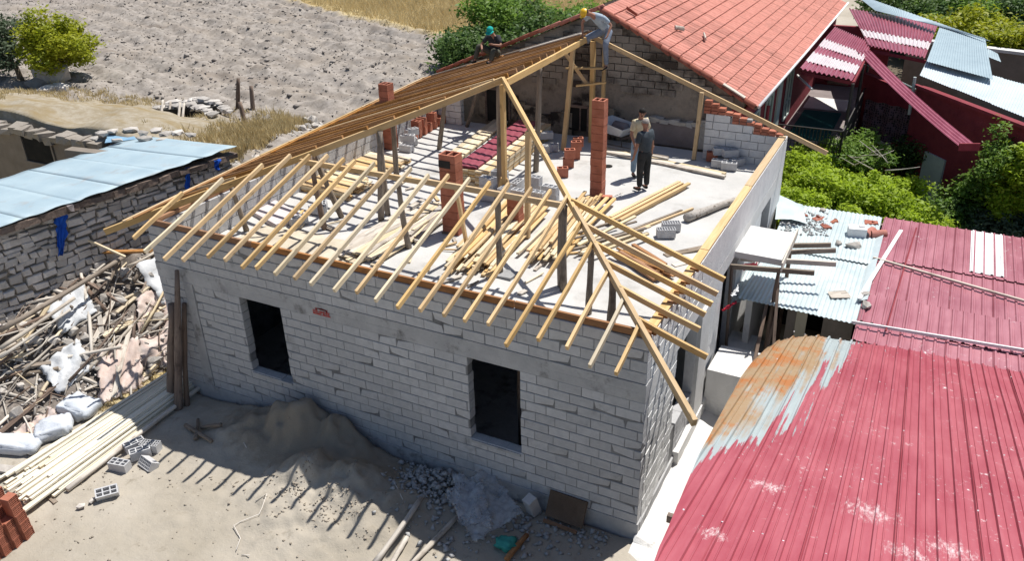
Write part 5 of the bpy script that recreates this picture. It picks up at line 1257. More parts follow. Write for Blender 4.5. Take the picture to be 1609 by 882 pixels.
# ------------------------------------------------------------------ things on the deck
DZ = 3.235
def D(px, py, z=DZ): return atz(px, py, z)
def hollow_mesh(L, W_, H, nx, ny, m, name, t_=.022):
    mb = MB()
    for s in (-1, 1): mb.box((0, s*(W_-t_)/2, H/2), (L, t_, H)); mb.box((s*(L-t_)/2, 0, H/2), (t_, W_-2*t_, H))
    for i in range(1, nx): mb.box((-L/2+L*i/nx, 0, H/2-.002), (t_, W_-2*t_, H-.004))
    for j in range(1, ny): mb.box((0, -W_/2+W_*j/ny, H/2-.004), (L-2*t_, t_*.8, H-.008))
    mb.box((0, 0, .01), (L-t_, W_-t_, .012)); return mb.mesh(name, m)
M['block_pale'] = mat('pale_pumice_block', (.46, .46, .47), (.58, .58, .585), 7, .95, .1, .6, 50, rnd=.1)
hb = hollow_mesh(.39, .19, .19, 3, 2, M['block_pale'], 'hollow_block'); hc = hollow_mesh(.28, .18, .24, 2, 1, M['clay'], 'clay_block', .03)
hbig = hollow_mesh(.39, .19, .19, 7, 3, M['block_pale'], 'hollow_block', .012)
def put(name, me, p, rot, label, cat, group=None, tilt=None, m=None):
    q_ = Quaternion((0, 0, 1), rot)
    if tilt: q_ = q_ @ Quaternion(tilt[0], tilt[1])
    return tag(link(name, me, None, p, q_), label, cat, group)
def pile(name, label, cat, p0, p1, width, layers, per, bw, bh, mm, ragged=.12, group=None, zbase=DZ, fan=0.0):
    """stack of boards running from p0 to p1"""
    p0, p1 = Vector(p0), Vector(p1); d = (p1-p0).normalized(); s = Vector((d.y, -d.x, 0))
    t = thing(name, label, cat, (p0+p1)/2, group)
    for l in range(layers):
        for i in range(per):
            o_ = (i-(per-1)/2)*width/per+random.uniform(-.006, .006); z = l*(bh+.002)+bh/2
            a, b = random.uniform(-ragged, ragged), random.uniform(-ragged, ragged); f0, f1 = random.uniform(-fan, fan), random.uniform(-fan, fan)
            beam('board', p0+s*(o_+f0)+d*a+Vector((0, 0, z)), p1+s*(o_+f1)+d*b+Vector((0, 0, z)), bw, bh, M[random.choice(mm)], t, bow=.004, seg=2, jit=.001)
    return t
def span(px0, py0, px1, py1): return D(px0, py0), D(px1, py1)
# two flat wide stacks of new boards near the left parapet
a = D(520, 302)
pile('board_stack', 'wide flat stack of new boards under the front purlin, nearer one', 'stack of boards', a+Vector((-.9, .3, 0)), a+Vector((.62, .3, 0)), 1.1, 5, 5, .21, .035, ['wood', 'wood_pale'])
a = D(592, 262)
pile('board_stack', 'wide flat stack of new boards near the left parapet, farther one', 'stack of boards', a+Vector((-.95, .1, 0)), a+Vector((.65, .1, 0)), 1.25, 3, 6, .2, .035, ['wood', 'wood_pale'])
# big plank stack with maroon sheets on top
q0, q1 = D(742, 292), D(842, 214)
pile('plank_stack', 'tall stack of yellow planks beside the grey blocks, the maroon sheets resting on it', 'stack of planks', q0, q1, .95, 9, 5, .18, .045, ['wood', 'wood_pale'], .05)
dq = (q1-q0).normalized(); sq_ = Vector((dq.y, -dq.x, 0)); s0 = q0+dq*.02-sq_*.18+Vector((0, 0, .43)); s1 = q1-dq*.1-sq_*.18+Vector((0, 0, .43))
msk = thing('maroon_sheet_stack', 'stack of maroon tile-pattern metal sheets on top of the planks', 'metal sheets', tuple((s0+s1)/2))
def tilesheet(dz):
    nu, nv = 12, 40; vs = []
    for j in range(nv+1):
        for i in range(nu+1):
            c_ = s0.lerp(s1, j/nv)+sq_*((i/nu-.5)*.62); st_ = (j*.11) % 1*.02
            vs.append(c_+Vector((0, 0, dz+.014*abs(math.sin(i/nu*math.pi*3))-st_)))
    mb = MB(); mb.add(vs, [(j*(nu+1)+i, j*(nu+1)+i+1, (j+1)*(nu+1)+i+1, (j+1)*(nu+1)+i) for j in range(nv) for i in range(nu)]); return mb
for k in range(4): o = B(tilesheet(.012+.014*k), 'sheet', M['maroon_gloss'], msk, True); md = o.modifiers.new('t', 'SOLIDIFY'); md.thickness = .006
q0, q1 = D(712, 250), D(788, 192)
pile('board_stack', 'low row of pale boards on the left of the maroon sheets', 'stack of boards', q0, q1, .5, 2, 3, .16, .04, ['wood_pale'], .08)
# clay blocks standing by the left parapet
for i in range(7):
    t = i/6; p = D(648+47*t, 219-27*t)
    for z in range(2 if i in (1, 2, 4) else 1):
        put('clay_block', hc, p+Vector((0, 0, z*.245)), random.uniform(-.2, .2)+.1, ('upper ' if z else '')+'red clay block, {} in the row by the left parapet'.format(['nearest', 'second', 'third', 'fourth', 'fifth', 'sixth', 'farthest'][i]), 'clay block', 'clay blocks in a row along the left parapet')
for i in range(5):
    p = D(630+3*i, 236-5*i); put('hollow_block', hb, p+Vector((.2, 0, .195*(i % 2))), i*.4, 'grey block {} in the small heap by the left parapet chimney'.format(['nearest', 'second', 'third', 'fourth', 'farthest'][i]), 'concrete block', 'grey blocks by the left chimney')
# grey blocks heap
gp = D(812, 322); ctr = 0; pos = [('front left', -.75, 0), ('front middle', -.34, .06), ('front right', .07, .02), ('right end', .48, .1), ('rear left', -.7, .5), ('rear middle', -.25, .52), ('rear right', .2, .5), ('far right', .62, .55)]
nm = ['bottom', 'second', 'third']
for lab, dx_, dy_ in pos:
    for l in range({'front left': 3, 'front middle': 2, 'front right': 2, 'right end': 2, 'rear left': 3, 'rear middle': 2, 'rear right': 3, 'far right': 2}[lab]):
        up = l == 1 and lab in ('front left', 'front middle')
        put('hollow_block', hbig if up else hb, gp+Vector((dx_, dy_, .197*l)), random.uniform(-.12, .12)+(math.pi/2 if 'middle' in lab else 0), 'grey hollow block, {} layer at the {} of the stack beside the tall planks'.format(nm[l], lab), 'concrete block', 'grey hollow blocks stacked in the middle of the deck')
for i, (px, py) in enumerate(((856, 238), (866, 236), (858, 228))): put('hollow_block', hb, D(px, py)+Vector((0, 0, .0 if i < 2 else .2)), .3*i, ['left lower', 'right lower', 'upper'][i]+' grey block of three behind the yellow post', 'concrete block', 'three grey blocks behind the post')
for i, (px, py, z) in enumerate(((884, 277, 0), (893, 262, 0), (903, 249, 0), (895, 262, 1), (905, 249, 1), (908, 243, 1))):
    put('clay_block', hc, D(px, py)+Vector((0, 0, .245*z)), .5, ['nearest', 'second', 'third', 'upper near', 'upper middle', 'upper far'][i]+' orange clay block in the short row left of the tall chimney', 'clay block', 'clay blocks left of the tall chimney')
# loose timber heaps
def heap(name, label, cat, p0, p1, width, n, mm, L0=1.0, spread=.12, w_=(.05, .1), h_=(.025, .05), zmax=.25):
    p0, p1 = Vector(p0), Vector(p1); d = (p1-p0); L = d.length; d.normalize(); s = Vector((d.y, -d.x, 0)); t = thing(name, label, cat, (p0+p1)/2)
    for i in range(n):
        o_ = random.uniform(-width/2, width/2); a = random.uniform(-.1, .1)*L; b = a+L*random.uniform(.75, 1.05)*L0; z = random.uniform(.02, zmax)*(1-abs(o_)/width*.9)
        beam('board', p0+d*a+s*(o_+random.uniform(-spread, spread))+Vector((0, 0, z)), p0+d*b+s*(o_+random.uniform(-spread, spread))+Vector((0, 0, z+random.uniform(-.015, .05))), random.uniform(*w_), random.uniform(*h_), M[random.choice(mm)], t, bow=.01, seg=2)
    return t
heap('timber_heap', 'heap of yellow battens fanned out behind the front rafters', 'timber heap', D(738, 425), D(835, 322), 1.0, 44, ['wood', 'wood', 'wood_pale'], zmax=.3)
heap('timber_heap', 'heap of long yellow battens under the right hip rafter', 'timber heap', D(850, 410), D(935, 320), .8, 30, ['wood', 'wood', 'wood_pale'], zmax=.32)
heap('pale_timber_heap', 'scattered pale white boards on the deck behind the front plate', 'timber heap', D(560, 405), D(690, 330), 1.0, 40, ['wood_pale', 'wood_ash'], zmax=.12, spread=.25, w_=(.08, .16), h_=(.02, .03))
heap('pale_timber_heap', 'pale crooked offcuts near the foot of the sooty chimney', 'timber heap', D(640, 375), D(720, 318), .6, 14, ['wood_pale', 'wood_ash', 'wood_grey'], zmax=.15, spread=.2, w_=(.06, .12))
heap('dark_timber_heap', 'tangle of brown boards under the jack rafters on the right', 'timber heap', D(905, 395), D(1010, 360), .6, 12, ['wood_plate', 'wood_grey', 'wood_pale'], zmax=.3, spread=.3)
heap('dark_timber_heap', 'brown offcuts stacked by the right parapet under the rafters', 'timber heap', D(980, 400), D(1055, 440), .4, 10, ['wood_plate', 'wood_brown'], zmax=.2, spread=.2)
pile('plank_pair', 'few long fresh planks lying together pointing to the right parapet', 'planks', D(962, 352), D(1075, 293), .32, 2, 3, .085, .05, ['wood'], .2, fan=.06)
pile('thin_plank', 'single thin plank lying right of the long fresh planks', 'plank', D(975, 372), D(1080, 330), .1, 1, 2, .06, .04, ['wood_grey', 'wood'], .15, fan=.05)
o = log('bark_log', D(1078, 349)+Vector((0, 0, .1)), D(1158, 318)+Vector((0, 0, .09)), .09, .07, M['bark_pale'], None, n=10); tag(o, 'round log with peeling pale bark lying by the right parapet', 'log')
put('hollow_block', hbig, D(1046, 372), .5, 'single grey hollow block lying near the right parapet', 'concrete block'); put('hollow_block', hbig, D(1054, 362), .5, 'grey hollow block touching the single one near the log', 'concrete block')
o = beam('flat_board', D(1045, 402), D(1130, 384), .16, .03, M['wood_grey']); tag(o, 'grey board on the deck in front of the hollow block', 'board')
o = beam('flat_board', D(1058, 418), D(1120, 402), .14, .03, M['wood_ash']); tag(o, 'pale board on the deck nearest the right parapet', 'board')
pile('long_planks', 'long weathered planks lying across the deck before the back wall', 'planks', D(952, 238), D(1138, 277), .34, 1, 3, .12, .06, ['wood_ash', 'wood_pale'], .1, fan=.03)
pile('long_planks', 'second pair of weathered planks behind the two standing men', 'planks', D(945, 228), D(1050, 250), .2, 1, 2, .1, .05, ['wood_ash', 'wood_grey'], .1, fan=.03)
for i, (px, py, z, me) in enumerate(((1130, 262, 0, hb), (1145, 266, 0, hb), (1118, 252, 0, hc), (1131, 254, .2, hbig), (1146, 257, .2, hbig), (1163, 247, 0, hb), (1157, 260, 0, hb))):
    put('hollow_block', me, D(px, py)+Vector((0, 0, z)), .15*i, ['left block at the foot of the stepped gable wall', 'front block at the foot of the stepped gable wall', 'reddish block in the dark corner by the gable post', 'dark slotted block on top of the left one', 'white slotted block on top of the front one', 'block against the stepped gable wall', 'right block at the foot of the stepped gable wall'][i], 'concrete block', 'blocks below the stepped gable wall')
mb = MB(); mb.box((0, 0, .05), (1.5, .75, .09), jit=.01); p = D(432, 338); tag(link('insulation_board', mb.mesh('insulation_board', M['mattress']), None, p, Quaternion((0, 0, 1), -.35)), 'pinkish thick slab lying under the left end of the rafters', 'slab')
for i, (px, py) in enumerate(((500, 335), (470, 352), (508, 328))):
    put('hollow_block', hb, D(px, py), i*1.1, ['grey block between the two crooked props', 'grey block in the sand under the front rafters', 'second grey block by the crooked props'][i], 'concrete block')
sof = thing('scattered_offcuts', 'short timber offcuts scattered over the left half of the deck', 'offcuts', tuple(D(600, 380)))
for i in range(60):
    p = Vector((random.uniform(-9.6, -3.0), random.uniform(.6, 6.5), DZ+.015)); a = random.uniform(0, 3.1); L = random.uniform(.15, .6)
    beam('offcut', p, p+Vector((math.cos(a)*L, math.sin(a)*L, random.uniform(0, .02))), random.uniform(.03, .1), .025, M[random.choice(['wood_pale', 'wood', 'wood_grey', 'wood_ash'])], sof)
def sandh(X, Y):
    e = sstep(0, .35, X+9.9)*sstep(0, .5, -7.0-X)*sstep(0, .25, Y-.35)*sstep(0, .4, 2.5-Y)
    return 3.215+e*(.05+.10*vnoise(X, Y, .35, 51)+.12*vnoise(X, Y, .9, 52))
M['decksand'] = mat('deck_sand', (.45, .39, .3), (.58, .52, .42), 2.5, .96, .05, .6, 30)
tag(link('deck_sand', grid_mesh('deck_sand', np.arange(-9.95, -6.95, .05), np.arange(.3, 2.6, .05), sandh, M['decksand']), smooth=True), 'thin spread of pale sand and cement on the deck behind the front plate', 'sand', None, 'stuff')
p = D(790, 432); mb = MB(); mb.box((0, 0, .02), (.55, .35, .05), jit=.03); tag(link('mortar_patch', mb.mesh('mortar_patch', M['rubble']), None, p), 'crust of dried mortar at the foot of the middle prop', 'mortar')
mb = MB(); mb.tube([(0, 0, 0), (0, 0, .008)], .11, 16); tag(link('drain_cover', mb.mesh('drain_cover', M['dark']), None, D(956, 261)), 'round dark pan lying flat on the deck left of the men', 'pan')
# wheelbarrow
wb = thing('wheelbarrow', 'grey metal wheelbarrow parked by the back wall behind the men', 'wheelbarrow', tuple(D(970, 222)))
W0 = D(968, 226); rotb = Matrix.Rotation(-.35, 3, 'Z')
def wv(x, y, z): return W0 + rotb @ Vector((x, y, z))
mb = MB(); top = [(-.45, -.32, .68), (.5, -.36, .58), (.5, .36, .58), (-.45, .32, .68)]; bot = [(-.18, -.2, .33), (.28, -.22, .3), (.28, .22, .3), (-.18, .2, .33)]
mb.add([wv(*p) for p in top+bot], [(4, 5, 6, 7), (0, 1, 5, 4), (1, 2, 6, 5), (2, 3, 7, 6), (3, 0, 4, 7)]); o = B(mb, 'tray', M['barrow'], wb); md = o.modifiers.new('t', 'SOLIDIFY'); md.thickness = .012
for s in (-1, 1):
    mb = MB(); mb.tube([wv(-.55, s*.06, .2), wv(-.15, s*.2, .3), wv(.5, s*.26, .32), wv(1.0, s*.28, .55)], .018, 6); B(mb, 'handle', M['dark_metal'], wb)
    mb = MB(); mb.tube([wv(.35, s*.22, .3), wv(.4, s*.22, .0)], .016, 6); B(mb, 'leg', M['dark_metal'], wb)
mb = MB(); mb.tube([wv(-.55, -.045, .2), wv(-.55, .045, .2)], .2, 18); B(mb, 'wheel', M['rubber'], wb)
mb = MB(); mb.tube([wv(-.2, .15, .32), wv(-.1, .1, .5), wv(.2, .12, .5), wv(.3, .1, .35)], .14, 8); B(mb, 'load', M['plaster_grey'], wb, True)
# short things beside the tall chimney
log('stick', D(945, 318)+Vector((0, 0, .02)), D(978, 305)+Vector((0, 0, .03)), .015, .01, M['wood_ash'])
tag(bpy.context.scene.objects['stick'], 'thin stick lying beside the foot of the tall chimney', 'stick')
put('clay_block', hc, D(953, 312), .3, 'single clay block at the foot of the tall chimney', 'clay block', None, ((1, 0, 0), 1.4))

# ------------------------------------------------------------------ yard before the front wall
def G(px, py, z=0):
    p = atz(px, py, z)
    for _ in range(4): p = atz(px, py, hz_at(p.x, p.y))
    return p
# two rough tree-trunk props leaning on the left corner
pr = thing('corner_props', 'two rough dark tree-trunk props standing against the left corner of the front wall', 'props', (-10.0, -.5, 0))
log('prop', aty(280, 668, -.75), aty(279, 425, -.12), .10, .055, M['wood_old'], pr, bow=.05, n=9, knob=.2); log('prop', aty(268, 660, -.6), aty(270, 478, -.2), .11, .07, M['wood_old'], pr, bow=.05, n=9, knob=.2)
log('prop', aty(296, 660, -.55), aty(285, 478, -.12), .07, .05, M['wood_old'], pr, bow=.05, n=8, knob=.15)
for i, (a, b, lab) in enumerate((((292, 672), (333, 697), 'short offcut lying by the feet of the corner props'), ((308, 694), (312, 664), 'short post end stuck in the sand by the corner props'), ((318, 676), (348, 672), 'thin offcut half buried in the heap beside the corner props'))):
    p, q_ = G(*a), G(*b); o = log('offcut', p+Vector((0, 0, .06)), q_+Vector((0, 0, .07)), .045, .04, M['wood_grey'], None, n=6); tag(o, lab, 'offcut')
# big stack of laths
lath = thing('lath_stack', 'long low stack of pale sawn laths lying on the yard left of the house', 'stack of laths', (-10.6, -2, 0))
P0l, P0r, P1l, P1r = Vector((-11.5, -4.1, 0)), Vector((-10.05, -4.45, 0)), Vector((-11.35, .7, 0)), Vector((-10.35, .65, 0))
for l in range(4):
    nl = 19-l*2
    for i in range(nl):
        t = (i+.5+l)/19; a = P0l.lerp(P0r, t); b = P1l.lerp(P1r, t); d = (b-a).normalized(); z = .05+.05*l+hz_at(a.x, a.y)
        r0_ = random.uniform(-.1, .5)+.1*l; r0_ = r0_ if random.random() < .7 else r0_+.4
        beam('lath', a+d*r0_+Vector((random.uniform(-.03, .03), 0, z)), b-d*random.uniform(0, .5)+Vector((random.uniform(-.03, .03), 0, z+random.uniform(-.01, .02))), random.uniform(.055, .085), random.uniform(.03, .05), M[random.choice(['lath', 'lath', 'lath', 'lath', 'lath', 'lath', 'wood_pale'])], lath, bow=.012, seg=4, jit=.004)
log('pole', P0r+Vector((.02, .9, .12)), P1r+Vector((.1, -.3, .16)), .055, .045, M['wood_ash'], lath, n=8)
for i in range(4): beam('bearer', P0l.lerp(P1l, .12+.25*i)+Vector((-.1, 0, .03)), P0r.lerp(P1r, .12+.25*i)+Vector((.1, 0, .03)), .08, .06, M['wood_grey'], lath)
for i, (px, py, r_, tl_, lab) in enumerate(((238, 708, .3, None, 'hollow grey block standing on its side, topmost of the four by the laths'), (222, 718, 1.0, None, 'pale grey block lying behind the topmost one'), (240, 730, -.2, ((1, 0, 0), .9), 'tilted hollow block nearest the sunlit sand, by the laths'), (190, 738, .2, None, 'flat grey block left of the group by the laths'), (170, 778, .9, ((1, 0, 0), .5), 'grey block lying alone on the sand in front of the laths'), (213, 706, 1.2, None, 'weathered block tucked under the edge of the laths'))):
    put('hollow_block', hbig if i in (0, 2) else hb, G(px, py), r_, lab, 'concrete block', None, tl_)
# red bricks at the lower left
stk = thing('clay_brick_stack', 'stack of orange perforated clay bricks cut by the lower left corner', 'stack of bricks', tuple(G(5, 870)))
hs_ = hollow_mesh(.19, .19, .18, 5, 4, M['clay'], 'brick', .01)
sb = G(14, 862)
for l in range(5):
    for i in range(6):
        for j in range(6):
            if l > 2 and (i+j) % 3 == 0: continue
            if i < 4 and 0 < j < 4 and l < 4: continue
            p = sb+Vector((-1.05+i*.2, -.7+j*.2-l*.012, .195*l+.097)); link('brick', hs_, stk, p, Quaternion((0, 0, 1), random.uniform(-.05, .05)+.2) @ Quaternion((0, 1, 0), math.pi/2))
# sacks
def sack(px, py, L, W_, H, rot, label, tilt=0, m='sack', seed=0):
    rr_ = random.Random(seed); import bmesh
    bm = bmesh.new(); bmesh.ops.create_uvsphere(bm, u_segments=22, v_segments=14, radius=1)
    for v in bm.verts:
        x, y, z = v.co; sx = math.copysign(abs(x)**.42, x); sy = math.copysign(abs(y)**.42, y); sz = math.copysign(abs(z)**.8, z)
        w1 = .08*math.sin(7*x+3*y+seed)+.07*math.sin(11*y+5*x+seed*2)+.06*math.sin(17*x-9*y+seed)
        v.co = Vector((sx*L/2*(1+w1*.3), sy*W_/2*(1+w1), max(-.5*H, sz*H/2*(1+w1*1.6))))
    me = bpy.data.meshes.new('sack'); bm.to_mesh(me); bm.free(); me.materials.append(M[m]); me.shade_smooth()
    p = G(px, py); o = link('sack', me, None, p+Vector((0, 0, H*.48+abs(math.sin(tilt))*L*.3)), Quaternion((0, 0, 1), rot) @ Quaternion((0, 1, 0), tilt)); return tag(o, label, 'sack')
sack(88, 684, .72, .62, .3, .9, 'crumpled white woven sack, front one of the pair by the laths', -.12, seed=1)
sack(128, 650, .75, .62, .3, .2, 'crumpled white woven sack, rear one of the pair by the laths', .15, seed=2)
sack(20, 706, 1.25, .5, .26, .35, 'pale full sack lying flat at the left frame edge', 0, seed=3)
mb = MB(); mb.box((0, 0, .05), (.55, .18, .08), jit=.02); tag(link('stone_slab', mb.mesh('stone_slab', M['rock']), None, G(12, 742), Quaternion((0, 0, 1), .2)), 'pale flat stone slab below the flat sack', 'stone')
for i in range(7):
    px, py = ((45, 668), (60, 655), (30, 650), (70, 642), (128, 800), (145, 790), (95, 622))[i]
    p = G(px, py); o = link('stone', rk[i % 6], None, p+Vector((0, 0, .05)), Quaternion((0, 0, 1), i)); s_ = (.3, .25, .3, .2, .18, .14, .22)[i]; o.scale = (s_, s_, s_)
    tag(o, ['brown stone left of the crumpled sacks', 'ring-like stone beside the crumpled sacks', 'brown stone near the flat sack', 'small stone above the crumpled sacks', 'reddish clod at the near end of the laths', 'small clod beside the reddish one', 'stone at the foot of the debris heap'][i], 'stone')

# debris heap against the outbuilding
def pileh(X, Y):
    # distance from the stone wall
    u = (X-WA.x)*WD.x+(Y-WA.y)*WD.y; o_ = (X-WA.x)*WN.x+(Y-WA.y)*WN.y
    h_ = np.clip(1-(o_/(2.3+.06*np.clip(u, -3, 5))), 0, 1)**.9
    along = sstep(-6.5, -2.0, u)*(1-sstep(5.0, 6.4, u))
    return h_*along*(1.75+.14*np.clip(u, -3, 4))
def ph(x, y): return float(pileh(np.array([x]), np.array([y]))[0])
def pileg(X, Y): return np.maximum(pileh(X, Y)*(1+.22*(vnoise(X, Y, .4, 61)-.5))+(vnoise(X, Y, .14, 62)-.5)*.1*(pileh(X, Y) > .05), 0)-.02
M['debris'] = mat('debris_earth', (.13, .11, .095), (.33, .29, .255), 5, .97, .05, .9, 22, c3=(.42, .38, .33), c3s=3.5, c3lo=.58, c3hi=.7)
dp = thing('debris_heap', 'big heap of broken poles, branches and rubble against the stone outbuilding', 'debris heap', (-13, 0, 0))
link('rubble_base', grid_mesh('rubble_base', np.arange(-15.6, -10.9, .07), np.arange(-6, 5.4, .07), pileg, M['debris']), dp, smooth=False)
dr = random.Random(5)
rs_ = np.random.default_rng(31); n = 1500; u_ = rs_.uniform(-4, 5, n); o__ = rs_.uniform(.05, 2.9, n); X_ = WA.x+WD.x*u_+WN.x*o__; Y_ = WA.y+WD.y*u_+WN.y*o__
k_ = pileh(X_, Y_) > .05; X_, Y_ = X_[k_], Y_[k_]; sz = rs_.uniform(.015, .07, len(X_))
M['pale_rubble'] = mat('pale_rubble', (.42, .39, .36), (.62, .59, .56), 4, .95, .05, .6, 18)
o = scatter_rocks('rubble_piece', np.stack([X_, Y_], 1), pileh(X_, Y_)+.04, sz, M['pale_rubble'], seed=32); o.parent = dp; o.location = -WL[dp]; o['kind'] = 'stuff'
def pp(u, o_, dz=0): p = wpt(u, o_, 0); return Vector((p.x, p.y, ph(p.x, p.y)+hz_at(p.x, p.y)*.3+dz))
for i in range(240):
    u = dr.uniform(-3.4, 3.6); o_ = dr.uniform(.05, 2.5); L = dr.choice([.3, .5, .7, 1.0, 1.5, 2.0]); a = dr.gauss(.15, .5) if dr.random() < .7 else dr.uniform(-1.5, 1.5)
    du, do = math.cos(a)*L/2, -math.sin(a)*L/2*1.0
    o1, o2 = max(.03, o_-do), max(.03, o_+do)
    p, q_ = pp(u-du, o1, dr.uniform(.02, .14)), pp(u+du, o2, dr.uniform(.02, .16))
    r_ = dr.choice([.010, .014, .02, .03, .045]); mm = M[dr.choice(['wood_ash', 'wood_ash', 'wood_pale', 'wood_old', 'wood_ash', 'wood_grey', 'wood_ash'])]
    if dr.random() < .65: log('branch', p, q_, r_, r_*.7, mm, dp, bow=.12, n=6, seg=4, knob=.15)
    else: beam('plank', p, q_, r_*3.2, r_*.9+.01, mm, dp, roll=dr.uniform(-.6, .6), bow=.02, seg=2, jit=.006)
for i in range(110):
    u = dr.uniform(-3.6, 4.6); o_ = dr.uniform(.3, 2.7); p = pp(u, o_, .05); o = link('stone', rk[i % 6], dp, p, Quaternion((dr.random(), dr.random(), dr.random()), dr.uniform(0, 3))); s_ = dr.uniform(.12, .42); o.scale = (s_, s_, s_)
for (a, b, za, zb, r_, mm) in (((0, 520), (210, 398), 1.95, 2.25, .06, 'wood_grey'), ((0, 548), (118, 470), 1.6, 1.9, .05, 'wood_ash'), ((0, 562), (110, 488), 1.5, 1.75, .035, 'wood_ash'), ((60, 572), (190, 545), .8, .95, .05, 'wood_ash'), ((0, 596), (92, 578), .9, .8, .06, 'wood_grey'), ((112, 420), (165, 488), 2.1, 1.4, .06, 'wood_old'), ((160, 480), (150, 535), 1.4, .9, .09, 'wood_old')):
    log('pole', atz(*a, za), atz(*b, zb), r_, r_*.8, M[mm], dp, bow=.04, n=8, seg=6)
o = beam('orange_timber', atz(150, 396, 2.3), atz(238, 394, 2.45), .13, .05, M['wood_brown'], None, bow=.02, seg=3); tag(o, 'orange-brown warped board lying on top of the debris heap', 'board')
o = beam('white_lath', atz(118, 368, 2.9), atz(197, 404, 2.35), .05, .04, M['wood_pale'], None); tag(o, 'thin white lath leaning from the heap toward the stone wall', 'lath')
cloth('pink_tarp', [pp(2.0, 1.0, .2), pp(4.5, 1.3, .25), pp(3.3, 2.5, .05), pp(1.0, 2.3, .06)], M['tarp'], 'faded pinkish tarpaulin slumped over the right flank of the debris heap', 'tarpaulin', .10, 40, 4)
cloth('pink_tarp', [pp(.5, 1.6, .16), pp(1.5, 1.7, .2), pp(.9, 2.6, .12), pp(-.1, 2.5, .1)], M['tarp'], 'bundled pinkish sheet in the middle of the debris heap', 'tarpaulin', .07, 16, 5)
cloth('white_tarp', [pp(2.4, .5, .25), pp(4.8, .6, .3), pp(4.8, 1.8, .25), pp(2.4, 1.4, .2)], M['tarp_white'], 'white plastic sheeting on top of the debris heap near the house corner', 'tarpaulin', .06, 18, 6)
cloth('white_sheet', [pp(-1.7, 2.1, .12), pp(-.9, 2.0, .14), pp(-.8, 2.6, .1), pp(-1.6, 2.7, .06)], M['tarp'], 'pale cloth half buried low in the debris heap', 'tarpaulin', .08, 14, 7)
cloth('white_sheet', [pp(.2, .3, .2), pp(1.2, .3, .2), pp(1.1, .9, .2), pp(.2, 1.0, .2)], M['tarp_white'], 'small white rag caught between poles high on the debris heap', 'cloth', .06, 12, 17)
cloth('white_sheet', [pp(-.6, 1.3, .15), pp(.4, 1.2, .2), pp(.3, 1.8, .15), pp(-.6, 1.9, .15)], M['tarp_white'], 'white crumpled sheet in the lower middle of the debris heap', 'cloth', .07, 14, 18)
# blue clothes on the stone wall
def wallp(px, py, o_=.16): return atn(px, py, WA+WN*o_, WN)
cloth('blue_overalls', [wallp(88, 332), wallp(108, 330), wallp(100, 402, .12), wallp(92, 402, .12)], M['blue_cloth'], 'blue overalls hanging on the stone wall below the tin roof', 'clothes', .045, 12, 8)
mb = MB(); c_ = wallp(110, 327, .2); mb.box(c_, (.16, .12, .16), jit=.04); tag(base_at(B(mb, 'rag_bundle', M['plaster_grey']), c_), 'greyish bundle hooked beside the blue overalls', 'rag')
cloth('blue_cloth', [wallp(293, 264), wallp(299, 263), wallp(300, 303), wallp(292, 303)], M['blue_cloth'], 'narrow blue cloth strip hanging on the far part of the stone wall', 'cloth', .03, 8, 9)
cloth('blue_cloth', [wallp(338, 252, .3), wallp(346, 250, .3), wallp(345, 268, .3), wallp(338, 266, .3)], M['blue_cloth'], 'small blue bag hanging at the far end of the stone wall', 'bag', .03, 6, 10)
# long poles and rubble at the bottom
for i, (a, b, r_, m_, lab) in enumerate((((590, 892), (662, 790), .055, 'wood_ash', 'pale rough pole pointing out of the grey rubble, left one'), ((612, 900), (640, 850), .05, 'wood_ash', 'short pale pole right of the long left one'), ((640, 900), (718, 818), .05, 'wood_ash', 'pale rough pole under the plastic sheet edge'), ((796, 886), (828, 846), .05, 'wood_plate', 'reddish pole beside the green bag'))):
    p, q_ = G(*a), G(*b); o = log('pole', p+Vector((0, 0, .09)), q_+Vector((0, 0, .07)), r_, r_*.9, M[m_], None, n=9, seg=6); tag(o, lab, 'pole')
rb = np.random.default_rng(12); n = 900
x_ = np.concatenate([rb.normal(-3.75, .42, 520), rb.normal(-2.9, .7, 230), rb.uniform(-2.6, -.4, 150)]); y_ = np.concatenate([-np.abs(rb.normal(.35, .3, 520)), -np.abs(rb.normal(.9, .5, 230)), -np.abs(rb.normal(.4, .3, 150))])
k_ = y_ < -.08; x_, y_ = x_[k_], y_[k_]; sz = rb.uniform(.02, .085, len(x_)); zz = height(x_, y_)+.22*np.exp(-((x_+3.75)/.45)**2-((y_+.35)/.4)**2)*rb.random(len(x_))
tag(scatter_rocks('grey_rubble', np.stack([x_, y_], 1), zz+sz*.3, sz, M['rubble'], seed=13), 'heap of broken grey block pieces against the foot of the front wall', 'rubble', None, 'stuff')
cloth('plastic_sheet', [G(700, 800)+Vector((0, 0, .35)), G(745, 862)+Vector((0, 0, .12)), G(822, 830)+Vector((0, 0, .3)), G(770, 770)+Vector((0, 0, .55))], M['film'], 'crumpled translucent plastic sheet thrown on the rubble by the wall', 'plastic sheet', .035, 34, 11, sol=.0)
cloth('plastic_sheet', [G(712, 770)+Vector((0, 0, .4)), G(720, 840)+Vector((0, 0, .2)), G(775, 850)+Vector((0, 0, .25)), G(760, 790)+Vector((0, 0, .4))], M['film'], 'second layer of crumpled plastic bunched under the larger sheet', 'plastic sheet', .07, 18, 12, sol=.0)
